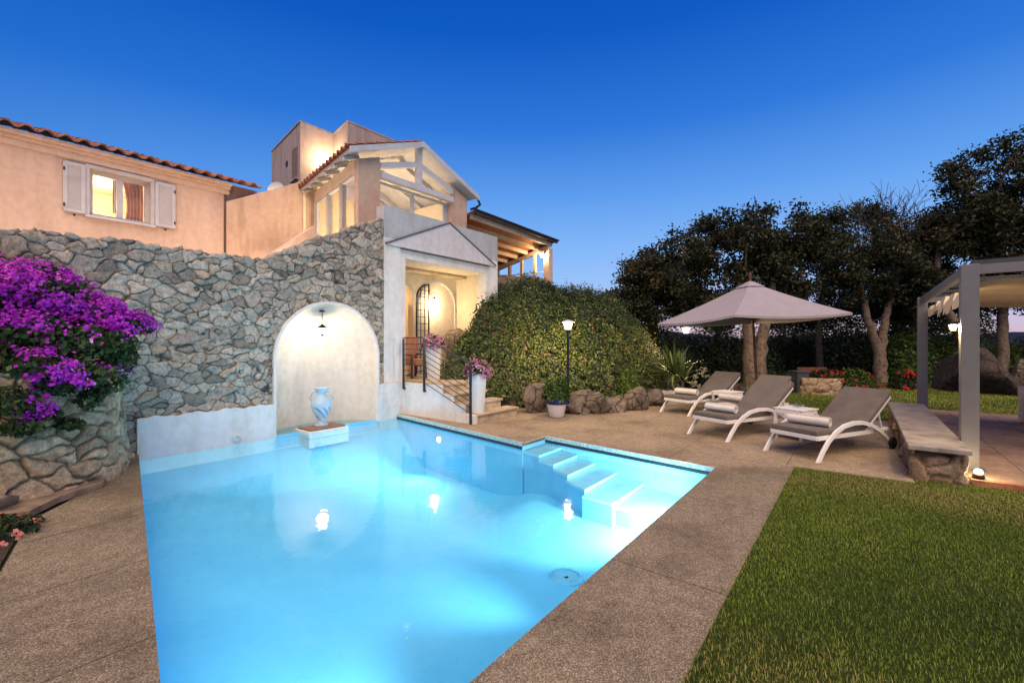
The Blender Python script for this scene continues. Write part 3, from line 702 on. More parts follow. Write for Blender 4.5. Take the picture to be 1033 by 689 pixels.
# interior of the porch
MB().prism([(PX0+.25, PFL), (PX0+.25, POT+.02), (9.06, POT+.02), (9.06, 0), (7.46, 0), (7.46, PFL)][::-1] and [(PX0, PFL), (6.62, PFL), (6.62, 2.55)]+[(7.03+.41*math.cos(t), 2.55+.41*math.sin(t)) for t in np.linspace(PI, 0, 17)]+[(7.44, PFL), (9.06, PFL), (9.06, POT), (PX0, POT)], XZ, PBK, PBK+.2).build('back_wall', 'cream', po)
MB().box((9.02, (YW+.25+PBK)/2, (PFL+POT)/2), (.14, PBK-YW-.252, POT-PFL-.002)).build('side_wall', 'cream', po)
MB().box((PX0+.1, (YW+.25+PBK)/2, (PFL+POT)/2), (.2, PBK-YW-.252, POT-PFL-.002)).build('side_wall', 'cream', po)
MB().box(((PX0+9.1)/2, (YW+.22+PBK+.2)/2, POT+.045), (9.1-PX0, PBK+.2-YW-.23, .08)).build('ceiling', 'cream', po)
MB().box(((PX0+9.1)/2, (YW-.03+PBK)/2, .33), (9.1-PX0, PBK-YW+.02, .655)).build('floor_slab', 'step', po)
# blind arch moulding on the back wall
b = MB(); cx_, r0, r1 = 8.26, .62, .665
pts = [(cx_+r0*math.cos(t), 2.42+r0*math.sin(t)) for t in np.linspace(0, PI, 25)]; pto = [(cx_+r1*math.cos(t), 2.42+r1*math.sin(t)) for t in np.linspace(0, PI, 25)]
pts = [(cx_+r0, PFL)]+pts+[(cx_-r0, PFL)]; pto = [(cx_+r1, PFL)]+pto+[(cx_-r1, PFL)]
n = len(pts); b.add([(x, PBK-.03, z) for x, z in pts]+[(x, PBK-.03, z) for x, z in pto]+[(x, PBK, z) for x, z in pts]+[(x, PBK, z) for x, z in pto], [f for i in range(n-1) for f in ((i, i+1, n+i+1, n+i), (i, i+1, 2*n+i+1, 2*n+i), (n+i, n+i+1, 3*n+i+1, 3*n+i))])
b.build('arch_moulding', 'white', po, 50)
# room behind the doorway
b = MB(); b.add([(6.2, PBK+.2, PFL), (7.9, PBK+.2, PFL), (7.9, 10.6, PFL), (6.2, 10.6, PFL), (6.2, PBK+.2, 3.2), (7.9, PBK+.2, 3.2), (7.9, 10.6, 3.2), (6.2, 10.6, 3.2)], [(0, 1, 2, 3), (4, 5, 6, 7), (0, 3, 7, 4), (1, 2, 6, 5), (3, 2, 6, 7)]); b.build('hall_room', 'cream', po)
light('hall_light', 'POINT', (6.9, 9.7, 2.7), 40, (1, .66, .36), .15, po)
def drape(name, x0, x1, y, z0, z1, m, par, nf=7, amp=.03, gather=0.):
    b = MB(); n = nf*8; vs = []
    for k, z in enumerate(np.linspace(z0, z1, 9)):
        for i in range(n+1):
            s = i/n; g = 1-gather*math.sin(PI*min(1, max(0, (z1-z)/(z1-z0)))*.9)
            x = x0+(x1-x0)*s*g; vs.append((x, y+amp*math.sin(2*PI*nf*s)+.006*math.sin(k), z))
    b.add(vs, [(k*(n+1)+i, k*(n+1)+i+1, (k+1)*(n+1)+i+1, (k+1)*(n+1)+i) for k in range(8) for i in range(n)]); return b.build(name, m, par, 80)
drape('curtain', 7.10, 7.36, PBK+.32, PFL+.02, 2.5, 'curtain', po, 4, .035)
# open iron gate leaf
t = thing('iron_gate', 'open black wrought iron arched gate leaf against the porch wall', 'gate', (7.48, PBK-.06, PFL))
b = MB(); gx0, gx1, gy = 7.49, 7.89, PBK-.07
arcz = lambda x: 2.55+math.sqrt(max(0, .41**2-(gx1-x)**2))
b.bar((gx0, gy, PFL+.03), (gx0, gy, arcz(gx0)), .028); b.bar((gx1, gy, PFL+.03), (gx1, gy, arcz(gx1)), .028)
xs = np.linspace(gx0, gx1, 10)
for i in range(9): b.bar((xs[i], gy, arcz(xs[i])), (xs[i+1], gy, arcz(xs[i+1])), .028)
b.build('frame', 'iron', t); b = MB()
for x in np.linspace(gx0, gx1, 4)[1:3]: b.bar((x, gy, PFL+.03), (x, gy, arcz(x)), .014)
for z in np.arange(PFL+.1, 2.95, .17):
    x0 = gx0 if z < 2.55 else gx1-math.sqrt(max(0, .41**2-(z-2.55)**2)); b.bar((x0, gy, z), (gx1, gy, z), .014)
b.build('bars', 'iron', t)
# porch wall lantern
lp = Vector((8.0, PBK-.16, 2.52))
t = thing('wall_lantern', 'lit lantern on an iron bracket beside the gate in the porch', 'wall lamp', lp)
MB().tube([lp+Vector((0, .16, .16)), lp+Vector((0, .08, .26)), lp+Vector((0, 0, .24)), lp+Vector((0, 0, .13))], .012, 8).build('bracket', 'iron', t)
MB().lathe([(.06, .07), (.04, .10), (.015, .13)], lp, 12).build('cap', 'iron', t, 40); MB().lathe([(.04, -.08), (.07, .065)], lp, 12).build('glass', 'glow', t, 40)
light('porch_light', 'POINT', lp+Vector((0, -.0, -.06)), 60, (1, .74, .42), .07, t)
# armchair in the porch
ac = VY(413.5, 392, 8.2); ac = Vector((6.95, 8.25, PFL))
t = thing('armchair', 'salmon armchair with wooden arms inside the porch behind the rail', 'armchair', ac)
MB().box(ac+Vector((0, 0, .36)), (.5, .5, .14), .3, .03).build('seat', 'pinkchair', t, 60); MB().box(ac+Vector((.05, .2, .68)), (.5, .12, .55), .3, .04).build('backrest', 'pinkchair', t, 60)
for sx in (-1, 1): MB().bar(ac+Vector((sx*.24, -.22, .52)), ac+Vector((sx*.24, .22, .55)), .05, .03, .008).build('armrest', 'brown_wood', t)
for sx in (-1, 1):
    for sy in (-1, 1): MB().bar(ac+Vector((sx*.22, sy*.2, 0)), ac+Vector((sx*.22, sy*.2, .5)), .04).build('leg', 'brown_wood', t)
boulder('boulder', (8.62, 8.42, 1.25), (.5, .36, 1.05), 'rock', 'grey granite boulder in the corner of the porch', seed=4)
# ---------------- stair
st = thing('garden_stair', 'short sandstone stair with white side wall climbing to the porch', 'stair', (6.5, 6.3, 0))
SX = 6.10; SY = [5.53, 5.83, 6.13, 6.43]
for i in range(4):
    z = .165*(i+1); y0 = SY[i]; y1 = SY[i+1]+.03 if i < 3 else YW-.04
    MB().box(((SX+.05+(7.42-.15*i if i < 3 else 7.2))/2, (y0+y1)/2, z-.02), ((7.42-.15*i if i < 3 else 7.2)-SX-.05, y1-y0, .04), 0, .008).build('step' if i < 3 else 'landing', 'step', st)
    MB().box(((SX+.05+(7.37-.15*i if i < 3 else 7.15))/2, (y0+.025+y1)/2, (z-.04)/2), ((7.37-.15*i if i < 3 else 7.15)-SX-.05, y1-y0-.025, z-.045)).build('riser', 'step', st)
b = MB(); prof = [(SY[0], 0)]
for i in range(4): prof += [(SY[i], .165*(i+1)-.012), ((SY[i+1] if i < 3 else YW-.04), .165*(i+1)-.012)]
prof += [(YW-.04, 0)]
b.prism(prof, lambda u, v, w: (w, u, v), SX-.06, SX+.046); b.build('side_wall', 'white', st)
# ---------------- railing
rl = thing('stair_railing', 'dark steel railing with sloping bars beside the porch stair', 'railing', (SX, 6.5, 0))
RX = SX-.085; ya, yb, yc = 7.46, 6.83, 5.58; zt, zc = 1.555, 1.06
for y, z0, z1 in ((ya, .52, zt), (yb, .50, zt), (yc, .005, zc)): MB().bar((RX, y, z0), (RX, y, z1), .034, .034).build('post', 'steel', rl)
b = MB(); b.bar((RX, ya-.0, zt+.02), (RX, yb, zt+.02), .05, .018); b.bar((RX, yb, zt+.02), (RX, yc-.02, zc+.02), .05, .018); b.build('handrail', 'steel', rl)
for i in range(8):
    dz = .108*(i+1); b = MB(); b.tube([(RX, ya, zt-dz), (RX, yb, zt-dz)], .007, 6); b.tube([(RX, yb, zt-dz), (RX, yc, zc-dz)], .007, 6); b.build('bar', 'steel', rl)
for y, z in ((ya, .53), (yb, .52)): MB().bar((RX, y-.012, z), (SX-.055, y-.012, z), .05, .03).build('bracket', 'steel', rl)

# ================================================================ GABLED HOUSE ABOVE THE PORCH
GY = 8.30
gh = thing('gabled_house', 'white gabled upper house with exposed roof trusses and lit windows', 'house', (7.1, GY, 2.6))
EZ, AZ, ELX, ERX, RXX = 5.42, 6.16, 5.25, 9.06, 7.14
p1a, p1b = VY(362, 200, GY).x, VY(384, 200, GY).x; p2a, p2b = VY(455, 200, GY).x, VY(471.5, 200, GY).x
slope = (AZ-EZ)/(RXX-ELX); rz = lambda x: AZ-slope*abs(x-RXX)
MB().prism([(p1a, 2.6), (p1b, 2.6), (p1b, rz(p1b)-.20), (p1a, rz(p1a)-.20)], XZ, GY+.02, GY+.17).build('pillar', 'peach2', gh)
MB().prism([(p2a, 3.4), (p2b, 3.4), (p2b, rz(p2b)-.20), (p2a, rz(p2a)-.20)], XZ, GY+.02, GY+.35).build('pillar', 'peach2', gh)
skew = lambda y: (y-GY)*.2                      # the eaves splay a little towards the back
def rslope(x0, x1, d0, d1):
    f = lambda x, y, dd: (x+(skew(y) if x < RXX-.01 else 0 if x > RXX+.01 else skew(y)*.5), y, rz(x)-dd)
    y0, y1 = GY-.14, 11.4
    c = [(x0, y0), (x1, y0), (x1, y1), (x0, y1)]
    return [f(x, y, d1) for x, y in c]+[f(x, y, d0) for x, y in c], [(0, 1, 2, 3), (4, 5, 6, 7), (0, 1, 5, 4), (1, 2, 6, 5), (2, 3, 7, 6), (3, 0, 4, 7)]
b = MB()
for x0, x1 in ((ELX, RXX), (RXX, ERX)): b.add(*rslope(x0, x1, 0, .06))
b.build('soffit_boards', 'wood', gh)
def tiled(b, p00, p10, p01, p11, nt_, rows, amp=.035, th=.03):   # p00-p10 along the eave, p01/p11 up the slope
    p00, p10, p01, p11 = map(Vector, (p00, p10, p01, p11)); nu = nt_*8; up = (p10-p00).cross(p01-p00).normalized()
    if up.z < 0: up = -up
    vs = []; nr = rows*2+1
    for layer in (0, 1):
        for k in range(nr):
            s = (k+1)//2/rows if rows else 0; lift = .02 if k % 2 == 0 else 0.0
            for i in range(nu+1):
                u = i/nu; a = p00.lerp(p10, u); c = p01.lerp(p11, u); w = math.sin(2*PI*u*nt_); w = (abs(w)**.6)*(1 if w > 0 else -1)
                vs.append(a.lerp(c, s)+up*(amp*(1+w)+lift-layer*th+.01))
    m = (nu+1)*nr; fs = []
    for l in (0, 1):
        fs += [(l*m+k*(nu+1)+i, l*m+k*(nu+1)+i+1, l*m+(k+1)*(nu+1)+i+1, l*m+(k+1)*(nu+1)+i) for k in range(nr-1) for i in range(nu)]
    fs += [(i, i+1, m+i+1, m+i) for i in range(nu)]
    b.add(vs, fs)
b = MB(); y0, y1 = GY-.16, 11.4
tiled(b, (ELX-.06-.03, y0, rz(ELX-.06)+.002), (ELX-.06+skew(y1), y1, rz(ELX-.06)+.002), (RXX, y0, AZ+.002), (RXX+skew(y1)*.5, y1, AZ+.002), 15, 8)
tiled(b, (ERX+.06, y1, rz(ERX+.06)+.002), (ERX+.06, y0, rz(ERX+.06)+.002), (RXX+skew(y1)*.5, y1, AZ+.002), (RXX, y0, AZ+.002), 15, 8)
b.build('roof', 'roof', gh, 60)
# barge boards, trusses
b = MB()
for x0, x1 in ((ELX-.04, RXX), (RXX, ERX+.04)): b.prism([(x0, rz(x0)-.09), (x1, rz(x1)-.09), (x1, rz(x1)+.035), (x0, rz(x0)+.035)], XZ, GY-.19, GY-.145)
b.build('barge_board', 'wood', gh)
b = MB(); ti = GY+.02
b.prism([(p1b-.3, rz(p1b-.3)-.66), (RXX-.07, AZ-.60), (RXX-.07, AZ-.47), (p1b-.3, rz(p1b-.3)-.53)], XZ, ti-.10, ti+.02) if False else None
for s in (-1, 1):
    xo = p1b-.02 if s < 0 else p2a+.02; xi = RXX+s*.07
    zo = 5.28; b.prism([(xo, zo), (xi, AZ-.56), (xi, AZ-.43), (xo, zo+.12)], XZ, ti-.07, ti+.05)
b.build('truss_rafter', 'wood', gh)
MB().bar((RXX, ti-.02, 5.16), (RXX, ti-.02, AZ-.065), .14, .12).build('king_post', 'wood', gh)
MB().bar((p1b-.02, ti-.03, 5.13), (p2a+.02, ti-.03, 5.13), .13, .13).build('tie_beam', 'wood', gh)
# rafter tails under the left eave
for k in range(6):
    y = GY+.25+k*.55; MB().bar((ELX+skew(y)+.02, y, rz(ELX)-.10), (5.62+skew(y), y, rz(5.62)-.10), .09, .07).build('rafter_tail', 'wood', gh)
# front window
zf = PTOP-.02
w = MB(); w.prism([(p1b, zf), (p2a, zf), (p2a, 5.06), (p1b, 5.06)], XZ, GY+.14, GY+.20, [[(p1b+.06, zf+.06), (RXX-.10, zf+.06), (RXX-.10, 5.0), (p1b+.06, 5.0)], [(RXX-.02, zf+.06), (p2a-.14, zf+.06), (p2a-.14, 5.0), (RXX-.02, 5.0)]])
wf = w.build('window', 'wood', gh)
MB().prism([(p1b+.06, zf+.06), (p2a-.14, zf+.06), (p2a-.14, 5.0), (p1b+.06, 5.0)], XZ, GY+.165, GY+.175).build('pane', 'glass', wf)
# left facade with three tall panes
L0 = Vector((p1a+.04, GY+.175)); L1 = Vector((p1a+.04+skew(11.3), 11.25)); Ld = (L1-L0); LL = Ld.length; Ld.normalize(); Ln = Vector((Ld.y, -Ld.x))
LM = lambda u, v, w: (L0.x+Ld.x*u+Ln.x*w, L0.y+Ld.y*u+Ln.y*w, v)
fz1 = rz(p1a)-.16; us = [.07, .97, 1.01, 1.88, 1.92, 2.76]
holes = [[(us[i], 3.1), (us[i+1], 3.1), (us[i+1], 5.12), (us[i], 5.12)] for i in (0, 2, 4)]
MB().prism([(0, 2.6), (LL, 2.6), (LL, fz1), (0, fz1)], LM, 0, .16, holes).build('side_wall', 'cream', gh)
for hl in holes:
    (a, z0), (c, _), (_, z1), _ = hl
    fr = MB().prism([(a+.001, z0+.001), (c-.001, z0+.001), (c-.001, z1-.001), (a+.001, z1-.001)], LM, .03, .10, [[(a+.045, z0+.045), (c-.045, z0+.045), (c-.045, z1-.045), (a+.045, z1-.045)]]).build('window', 'wood', gh)
    MB().prism([(a+.045, z0+.045), (c-.045, z0+.045), (c-.045, z1-.045), (a+.045, z1-.045)], LM, .06, .068).build('pane', 'glass', fr)
# inside: floor, back wall, partition, ridge beams
MB().box((7.4, 9.95, 3.25), (3.3, 3.0, .1)).build('room_floor', 'step', gh)
MB().prism([(5.9, 3.3), (8.9, 3.3), (8.9, rz(8.9)-.1), (RXX+.3, AZ-.12), (5.9, rz(5.9)-.12)], XZ, 11.3, 11.4).build('back_wall', 'cream', gh)
MB().box((8.80, 9.95, 4.3), (.12, 3.0, 2.1)).build('side_wall', 'cream', gh)
for y in (9.2, 10.1, 11.0):
    b = MB(); b.bar((5.7+skew(y), y, rz(5.7)-.13), (RXX+.3, y, AZ-.2), .1, .13); b.bar((RXX+.3, y, AZ-.2), (8.8, y, rz(8.8)-.13), .1, .13); b.build('ceiling_beam', 'wood', gh)
light('loft_light', 'POINT', (7.0, 9.9, 4.6), 65, (1, .76, .46), .12, gh)
light('loft_light', 'POINT', (6.7, 10.2, 4.2), 55, (1, .72, .42), .12, gh)
light('gable_light', 'POINT', (7.15, 8.75, 5.35), 2.5, (1, .74, .45), .08, gh)
# gutter at the right eave
MB().tube([(ERX+.08, GY-.1, EZ-.08), (ERX+.14, GY-.12, EZ-.2), (ERX+.04, GY-.05, EZ-.3), (ERX-.1, GY+.0, EZ-.36)], .035, 8).build('gutter', 'iron', gh, 60)

# ================================================================ TOWER
TZ = 8.5; tp = lambda px, Z: (lambda v: Vector((v.x, v.y)))(CZ(px, 300, Z))
A0, A1, A2, A3 = tp(274, 16.7), tp(303, 14.4), tp(337, 15.3), tp(351, 14.4)
dr = (A2-A1).normalized(); A4 = A3+dr*3.9; bk = (A0-A1).normalized()*3.6
tw = thing('stair_tower', 'flat roofed mauve tower with lit inner corner above the house', 'tower', (A1.x, A1.y, 2.6))
poly = [tuple(A0), tuple(A1), tuple(A2), tuple(A3), tuple(A4), tuple(A4+bk), tuple(A0+dr*1.2)]
poly = [tuple(A0), tuple(A1), tuple(A2), tuple(A3), tuple(A4), tuple(A4+bk), tuple(A0+dr*4.5)]
MB().prism(poly, flat, 2.6, TZ).build('wall', 'mauve', tw)
MB().prism([tuple(Vector(p)+(Vector(p)-(A1+A4)/2).normalized()*.03) for p in poly], flat, TZ, TZ+.05).build('coping', 'mauve', tw)
# slit window on the left face, vent hole, dish
fa = (A0-A1).normalized(); fn = Vector((fa.y, -fa.x)); 
if fn.dot(-A1) < 0: fn = -fn
f3 = lambda s, z, o=0.: Vector((A1.x+fa.x*s+fn.x*o, A1.y+fa.y*s+fn.y*o, z))
wd = MB(); wd.bar(f3(.25, 7.3, .0), f3(.75, 7.3, .0), .06, 1.0); wd.build('window_recess', 'recess', tw)  # dark slab on the wall; the recess shade is in its colour
MB().bar(f3(.2, 6.76, .03), f3(.8, 6.76, .03), .12, .05).build('sill', 'mauve', tw)
b = MB(); c0 = f3(1.35, 7.55, -.02); b.tube([c0, c0+Vector((fn.x, fn.y, 0))*.03], .11, 16); b.build('vent', 'iron', tw)
rn = Vector((-dr.y, dr.x)); rn = rn if rn.dot(-A3) > 0 else -rn
c1 = Vector((A3.x+dr.x*1.25, A3.y+dr.y*1.45, 8.12)); b = MB(); b.tube([c1-Vector((rn.x, rn.y, 0))*.02, c1+Vector((rn.x, rn.y, 0))*.03], .13, 16); b.build('vent', 'iron', tw)
ds = f3(1.25, 6.55, .35)
t = thing('satellite_dish', 'pale round satellite dish on the left side of the tower', 'satellite dish', f3(1.25, 6.4, .02))
k = MB().lathe([(0, 0), (.12, .012), (.22, .045), (.27, .075)], (0, 0, 0), 20, False); R_ = Vector((-CA, -SA, .25)).to_track_quat('Z', 'Y').to_matrix().to_4x4()
k.v = [tuple(R_ @ Vector(v)+ds) for v in k.v]; k.build('dish', 'white_metal', t, 60); MB().tube([f3(1.25, 6.4, .02), ds], .02, 8).build('arm', 'iron', t)
il = (A1+A2)/2; inn = (A3-A2).normalized()
tl = Vector((A2.x-dr.x*.28+inn.x*.28, A2.y-dr.y*.28+inn.y*.28, 7.35))
t = thing('tower_floodlight', 'lit floodlight in the inner corner of the tower', 'floodlight', tl)
MB().box(tl+Vector((0, 0, -.05)), (.16, .12, .08), .7, .015).build('housing', 'iron', t); MB().box(tl+Vector((0, 0, -.003)), (.13, .10, .012), .7).build('lens', 'glow', t)
light('tower_light', 'POINT', tl+Vector((0, 0, .08)), 95, (1, .76, .4), .07, t)

# ================================================================ LEFT WING
HY = 12.0
hw = thing('house_wing', 'peach rendered house wing with tiled eaves and a shuttered window', 'house', (1.0, HY, 2.6))
HX1 = VY(226, 200, HY).x; wt_ = VY(0, 144, HY).z; HX0 = -5.5
wx0, wx1 = VY(90, 190, HY).x, VY(152, 190, HY).x; wz1 = VY(63, 164, HY).z; wz0 = VY(63, 213, HY).z
MB().prism([(HX0, 2.6), (HX1, 2.6), (HX1, wt_), (HX0, wt_)], XZ, HY, HY+.3, [[(wx0, wz0), (wx1, wz0), (wx1, wz1), (wx0, wz1)]]).build('wall', 'peach', hw)
MB().box(((HX1+5.1)/2+.01, HY+.26, (2.6+wt_+.30)/2), (5.1-HX1+.02, .3, wt_+.30-2.6)).build('wall', 'peach', hw)
b = MB()
for z, o, hgt in ((wt_+.055, .06, .11), (wt_+.14, .13, .06), (wt_+.205, .22, .07)): b.box(((HX0+HX1+.1)/2, HY-o/2+.15, z), (HX1+.1-HX0, .3+o, hgt), 0, .012)
b.build('cornice', 'peach', hw)
b = MB(); ez = wt_+.245
tiled(b, (HX0, HY-.34, ez), (5.05, HY-.34, ez), (HX0, HY+3.2, ez+1.1), (5.05, HY+3.2, ez+1.1), 42, 6, .036, .03); b.build('roof', 'roof', hw, 60)
# window
wf = MB().prism([(wx0+.002, wz0+.002), (wx1-.002, wz0+.002), (wx1-.002, wz1-.002), (wx0+.002, wz1-.002)], XZ, HY+.10, HY+.17, [[(wx0+.07, wz0+.07), ((wx0+wx1)/2-.05, wz0+.07), ((wx0+wx1)/2-.05, wz1-.08), (wx0+.07, wz1-.08)], [((wx0+wx1)/2+.05, wz0+.07), (wx1-.07, wz0+.07), (wx1-.07, wz1-.08), ((wx0+wx1)/2+.05, wz1-.08)]]).build('window', 'wood', hw)
MB().box(((wx0+wx1)/2, HY+.135, (wz0+wz1)/2), (wx1-wx0-.14, .008, wz1-wz0-.15)).build('pane', 'glass', wf)
MB().box(((wx0+wx1)/2, HY-.03, wz0-.025), (wx1-wx0+.14, .14, .05), 0, .008).build('sill', 'wood', wf)
b = MB()
for x in (wx0-.03, wx1+.03): b.box((x, HY-.02, (wz0+wz1)/2), (.06, .04, wz1-wz0))
b.box(((wx0+wx1)/2, HY-.02, wz1+.035), (wx1-wx0+.12, .04, .07)); b.build('surround', 'wood', wf)
for x0, x1 in ((VY(63, 190, HY).x, wx0-.065), (wx1+.065, VY(176, 190, HY).x)):
    sh = MB(); z0, z1 = wz0-.0, wz1+.03; y = HY-.045
    sh.box(((x0+x1)/2, y, z0+.03), (x1-x0, .04, .06)); sh.box(((x0+x1)/2, y, z1-.03), (x1-x0, .04, .06))
    for x in (x0+.03, x1-.03): sh.box((x, y, (z0+z1)/2), (.06, .042, z1-z0))
    for z in np.arange(z0+.08, z1-.06, .035): sh.box(((x0+x1)/2, y, z), (x1-x0-.12, .012, .04), 0, 0, Matrix.Rotation(.5, 4, 'X'))
    so = sh.build('shutter', 'wood', hw)
    for z in (z0+.12, z1-.15): MB().box((x0+.012 if x0 < wx0 else x1-.012, y-.03, z), (.022, .02, .06)).build('hinge', 'iron', so)
    MB().box(((x0+x1)/2, y-.01, z0-.05), (.03, .04, .03)).build('catch', 'iron', so)
b = MB(); x0, x1, y0, y1, z0, z1 = wx0-.5, wx1+.6, HY+.3, HY+2.2, 2.7, wt_-.02
b.add([(x0, y0, z0), (x1, y0, z0), (x1, y1, z0), (x0, y1, z0), (x0, y0, z1), (x1, y0, z1), (x1, y1, z1), (x0, y1, z1)], [(0, 1, 2, 3), (4, 5, 6, 7), (0, 3, 7, 4), (1, 2, 6, 5), (3, 2, 6, 7)]); b.build('room', 'cream', hw)
light('bedroom_light', 'POINT', ((wx0+wx1)/2-.1, HY+1.2, 4.55), 80, (1, .76, .46), .12, hw)
drape('curtain', wx1-.05, wx1-.42, HY+.34, wz0-.1, wz1+.05, 'curtain', hw, 5, .025, .25)
drape('curtain', wx0+.42, wx0+.56, HY+.36, wz0+.2, wz1+.05, 'white_curtain', hw, 3, .025)
# worn parapet wall linking wing and gable
pw = thing('garden_parapet', 'worn peach wall with rising top between wing and gabled house', 'wall', (5, 11.6, 2.6))
pl = VY(228.5, 203.5, 11.80); pr = VY(320, 178, 11.22)
d = Vector((pr.x-pl.x, pr.y-pl.y)); dl = d.length; d.normalize(); nn = Vector((-d.y, d.x))
mpw = lambda u, v, w: (pl.x+d.x*u+nn.x*w, pl.y+d.y*u+nn.y*w, v)
MB().prism([(0, 2.6), (dl, 2.6), (dl, pr.z), (dl*.62, pl.z+(pr.z-pl.z)*.60), (0, pl.z)], mpw, 0, .22).build('wall', 'peach2', pw)
# sloping ledge of the outside stair in front of that wall
q = [VY(x, y, 10.6) for x, y in ((258, 263), (272, 257), (290, 245), (314, 229), (316, 240), (300, 256), (290, 262))]
MB().prism([(v.x, v.z) for v in q], XZ, 10.45, 10.75).build('stair_ledge', 'peach', pw)
# unseen terrace wall washers, added to light the peach wall; assumed from its glow
up = None
for i, (x, y, p) in enumerate(((-.9, 9.6, 75), (1.9, 9.5, 75), (4.3, 9.9, 80))):
    if i == 0:
        up = thing('assumed_uplight', 'small round unseen terrace uplight, assumed behind the stone wall', 'uplight', (x, y, 2.66), 'assumed uplights on the terrace behind the wall')
        MB().lathe([(.07, 0), (.07, .09), (.06, .10)], (x, y, 2.66), 14).build('housing', 'iron', up, 40); MB().lathe([(.055, .101), (.0, .108)], (x, y, 2.66), 14).build('lens', 'glow_soft', up, 40); o = up
    else: o = copy_tree(up); o.location = (x, y, 2.66)
    light('assumed_uplight_light', 'POINT', (x, y, 2.95), p, (1, .73, .52), .12)
# ================================================================ TERRACE ROOF TO THE RIGHT
vr = thing('veranda_roof', 'terracotta boarded veranda roof on posts behind the porch', 'veranda', (11.7, 9, 3))
c00, c10 = Vector((9.40, 8.62, 5.12)), Vector((14.05, 8.85, 5.12)); c01, c11 = Vector((9.4, 11.9, 4.42)), Vector((14.05, 11.9, 4.42))
b = MB(); b.add([c00, c10, c11, c01]+[v+Vector((0, 0, .07)) for v in (c00, c10, c11, c01)], [(0, 1, 2, 3), (4, 5, 6, 7), (0, 1, 5, 4), (1, 2, 6, 5), (2, 3, 7, 6), (3, 0, 4, 7)]); b.build('boards', 'orange_wood', vr)
b = MB(); rf_ = [c00+Vector((0, -.14, .095)), c10+Vector((.14, -.14, .095)), c11+Vector((.14, 0, .095)), c01+Vector((0, 0, .095))]; b.add(rf_+[v-Vector((0, 0, .02)) for v in rf_], [(0, 1, 2, 3), (4, 5, 6, 7), (0, 1, 5, 4), (1, 2, 6, 5), (2, 3, 7, 6), (3, 0, 4, 7)]); b.build('roof', 'slate', vr); MB().bar(c00+Vector((0, -.05, .03)), c10+Vector((.10, -.05, .03)), .05, .10).build('fascia', 'slate', vr)
for k in range(7):
    s = .03+k*.155; a, c = c00.lerp(c01, s), c10.lerp(c11, s); MB().bar(a+Vector((.02, 0, -.07)), c+Vector((-.1, 0, -.07)), .10, .13).build('beam', 'beam', vr)
MB().bar(c10+Vector((-.28, .05, -.20)), c11+Vector((-.28, 0, -.20)), .14, .13).build('end_beam', 'beam', vr)
pp = c10+Vector((-.28, .1, 0)); MB().box((pp.x, pp.y, 4.05), (.24, .24, 1.6)).build('post', 'peach', vr)
for k in range(1, 6): q = (c10+Vector((-.28, .1, 0))).lerp(c11+Vector((-.28, 0, 0)), k/5); MB().box((q.x, q.y, (3+q.z-.27)/2), (.10, .10, q.z-3.27)).build('post', 'beam', vr)
for z in (3.35, 3.7, 4.05): MB().bar((13.77, 8.9, z), (13.77, 11.9, z), .04, .03).build('rail', 'white_metal', vr)
MB().box((11.6, 10.3, 2.95), (4.8, 3.4, .12)).build('floor_slab', 'step', vr)
vl = Vector((13.60, 9.1, 4.62))
t = thing('veranda_lamp', 'lit lamp under the veranda roof beside its corner post', 'wall lamp', vl)
MB().lathe([(.03, .1), (.09, .06), (.10, .05)], vl, 14).build('cap', 'iron', t, 40); MB().lathe([(.05, -.09), (.085, .045)], vl, 14).build('glass', 'glow', t, 40)
light('veranda_light', 'POINT', vl+Vector((0, 0, -.03)), 90, (1, .72, .4), .05, t)

# ================================================================ HEDGE BANK
hb = thing('hedge', 'broad ivy covered hedge bank rising from the boulders to the house', 'hedge', (9.2, 5.5, 0))
bound = np.array([(5.6, 8.9), (5.9, 7.2), (7.0, 7.1), (7.8, 6.75), (8.25, 6.0), (8.75, 5.3), (9.5, 4.35), (10.6, 4.0), (11.6, 3.95), (12.5, 4.25), (13.0, 4.9), (13.4, 6.5), (13.6, 9.5)])
def dist_bound(P):
    d = np.full(len(P), 1e9)
    for i in range(len(bound)-1):
        a, c = bound[i], bound[i+1]; ab = c-a; t = np.clip(((P-a)@ab)/(ab@ab), 0, 1); d = np.minimum(d, np.linalg.norm(P-(a+t[:, None]*ab), axis=1))
    return d
def bankz(P):
    d = dist_bound(P); ins = inpoly(P, [tuple(x) for x in bound])
    z = .12+2.85*(1-np.exp(-d/.88))+.12*fnoise(P, 3.5, 31)+.07*fnoise(P, 8, 32)
    z = np.minimum(z, 3.1+.12*fnoise(P, 3, 33))*(1-.30*np.clip((8.6-P[:, 0])/1.5, 0, 1))+(.30*fnoise(P, 1.7, 34)+.16*fnoise(P, 4.2, 36))*np.clip(d/.6, 0, 1)
    return np.where(ins, z, -.2)
nx, ny = 90, 80
gx, gy = np.meshgrid(np.linspace(7.02, 13.8, nx), np.linspace(3.8, 9.3, ny), indexing='ij'); P2 = np.stack([gx.ravel(), gy.ravel()], 1)
zz = bankz(P2); ii = np.arange(nx*ny).reshape(nx, ny)
Fq = np.stack([ii[:-1, :-1].ravel(), ii[1:, :-1].ravel(), ii[1:, 1:].ravel(), ii[:-1, 1:].ravel()], 1); Fq = Fq[(zz[Fq] > -.15).any(1)]
def blocked(c): return ((c[:, 0] > PX0) & (c[:, 0] < 9.2) & (c[:, 1] > YW-.06)) | ((c[:, 0] < 7.25) & (c[:, 1] < YW) & (c[:, 1] > 5.2) & (c[:, 0] < 7.2))
Fq = Fq[~blocked(P2[Fq].mean(1))]
np_mesh('bank', np.column_stack([P2, zz-.06]), Fq, 'soil', hb, None, True)
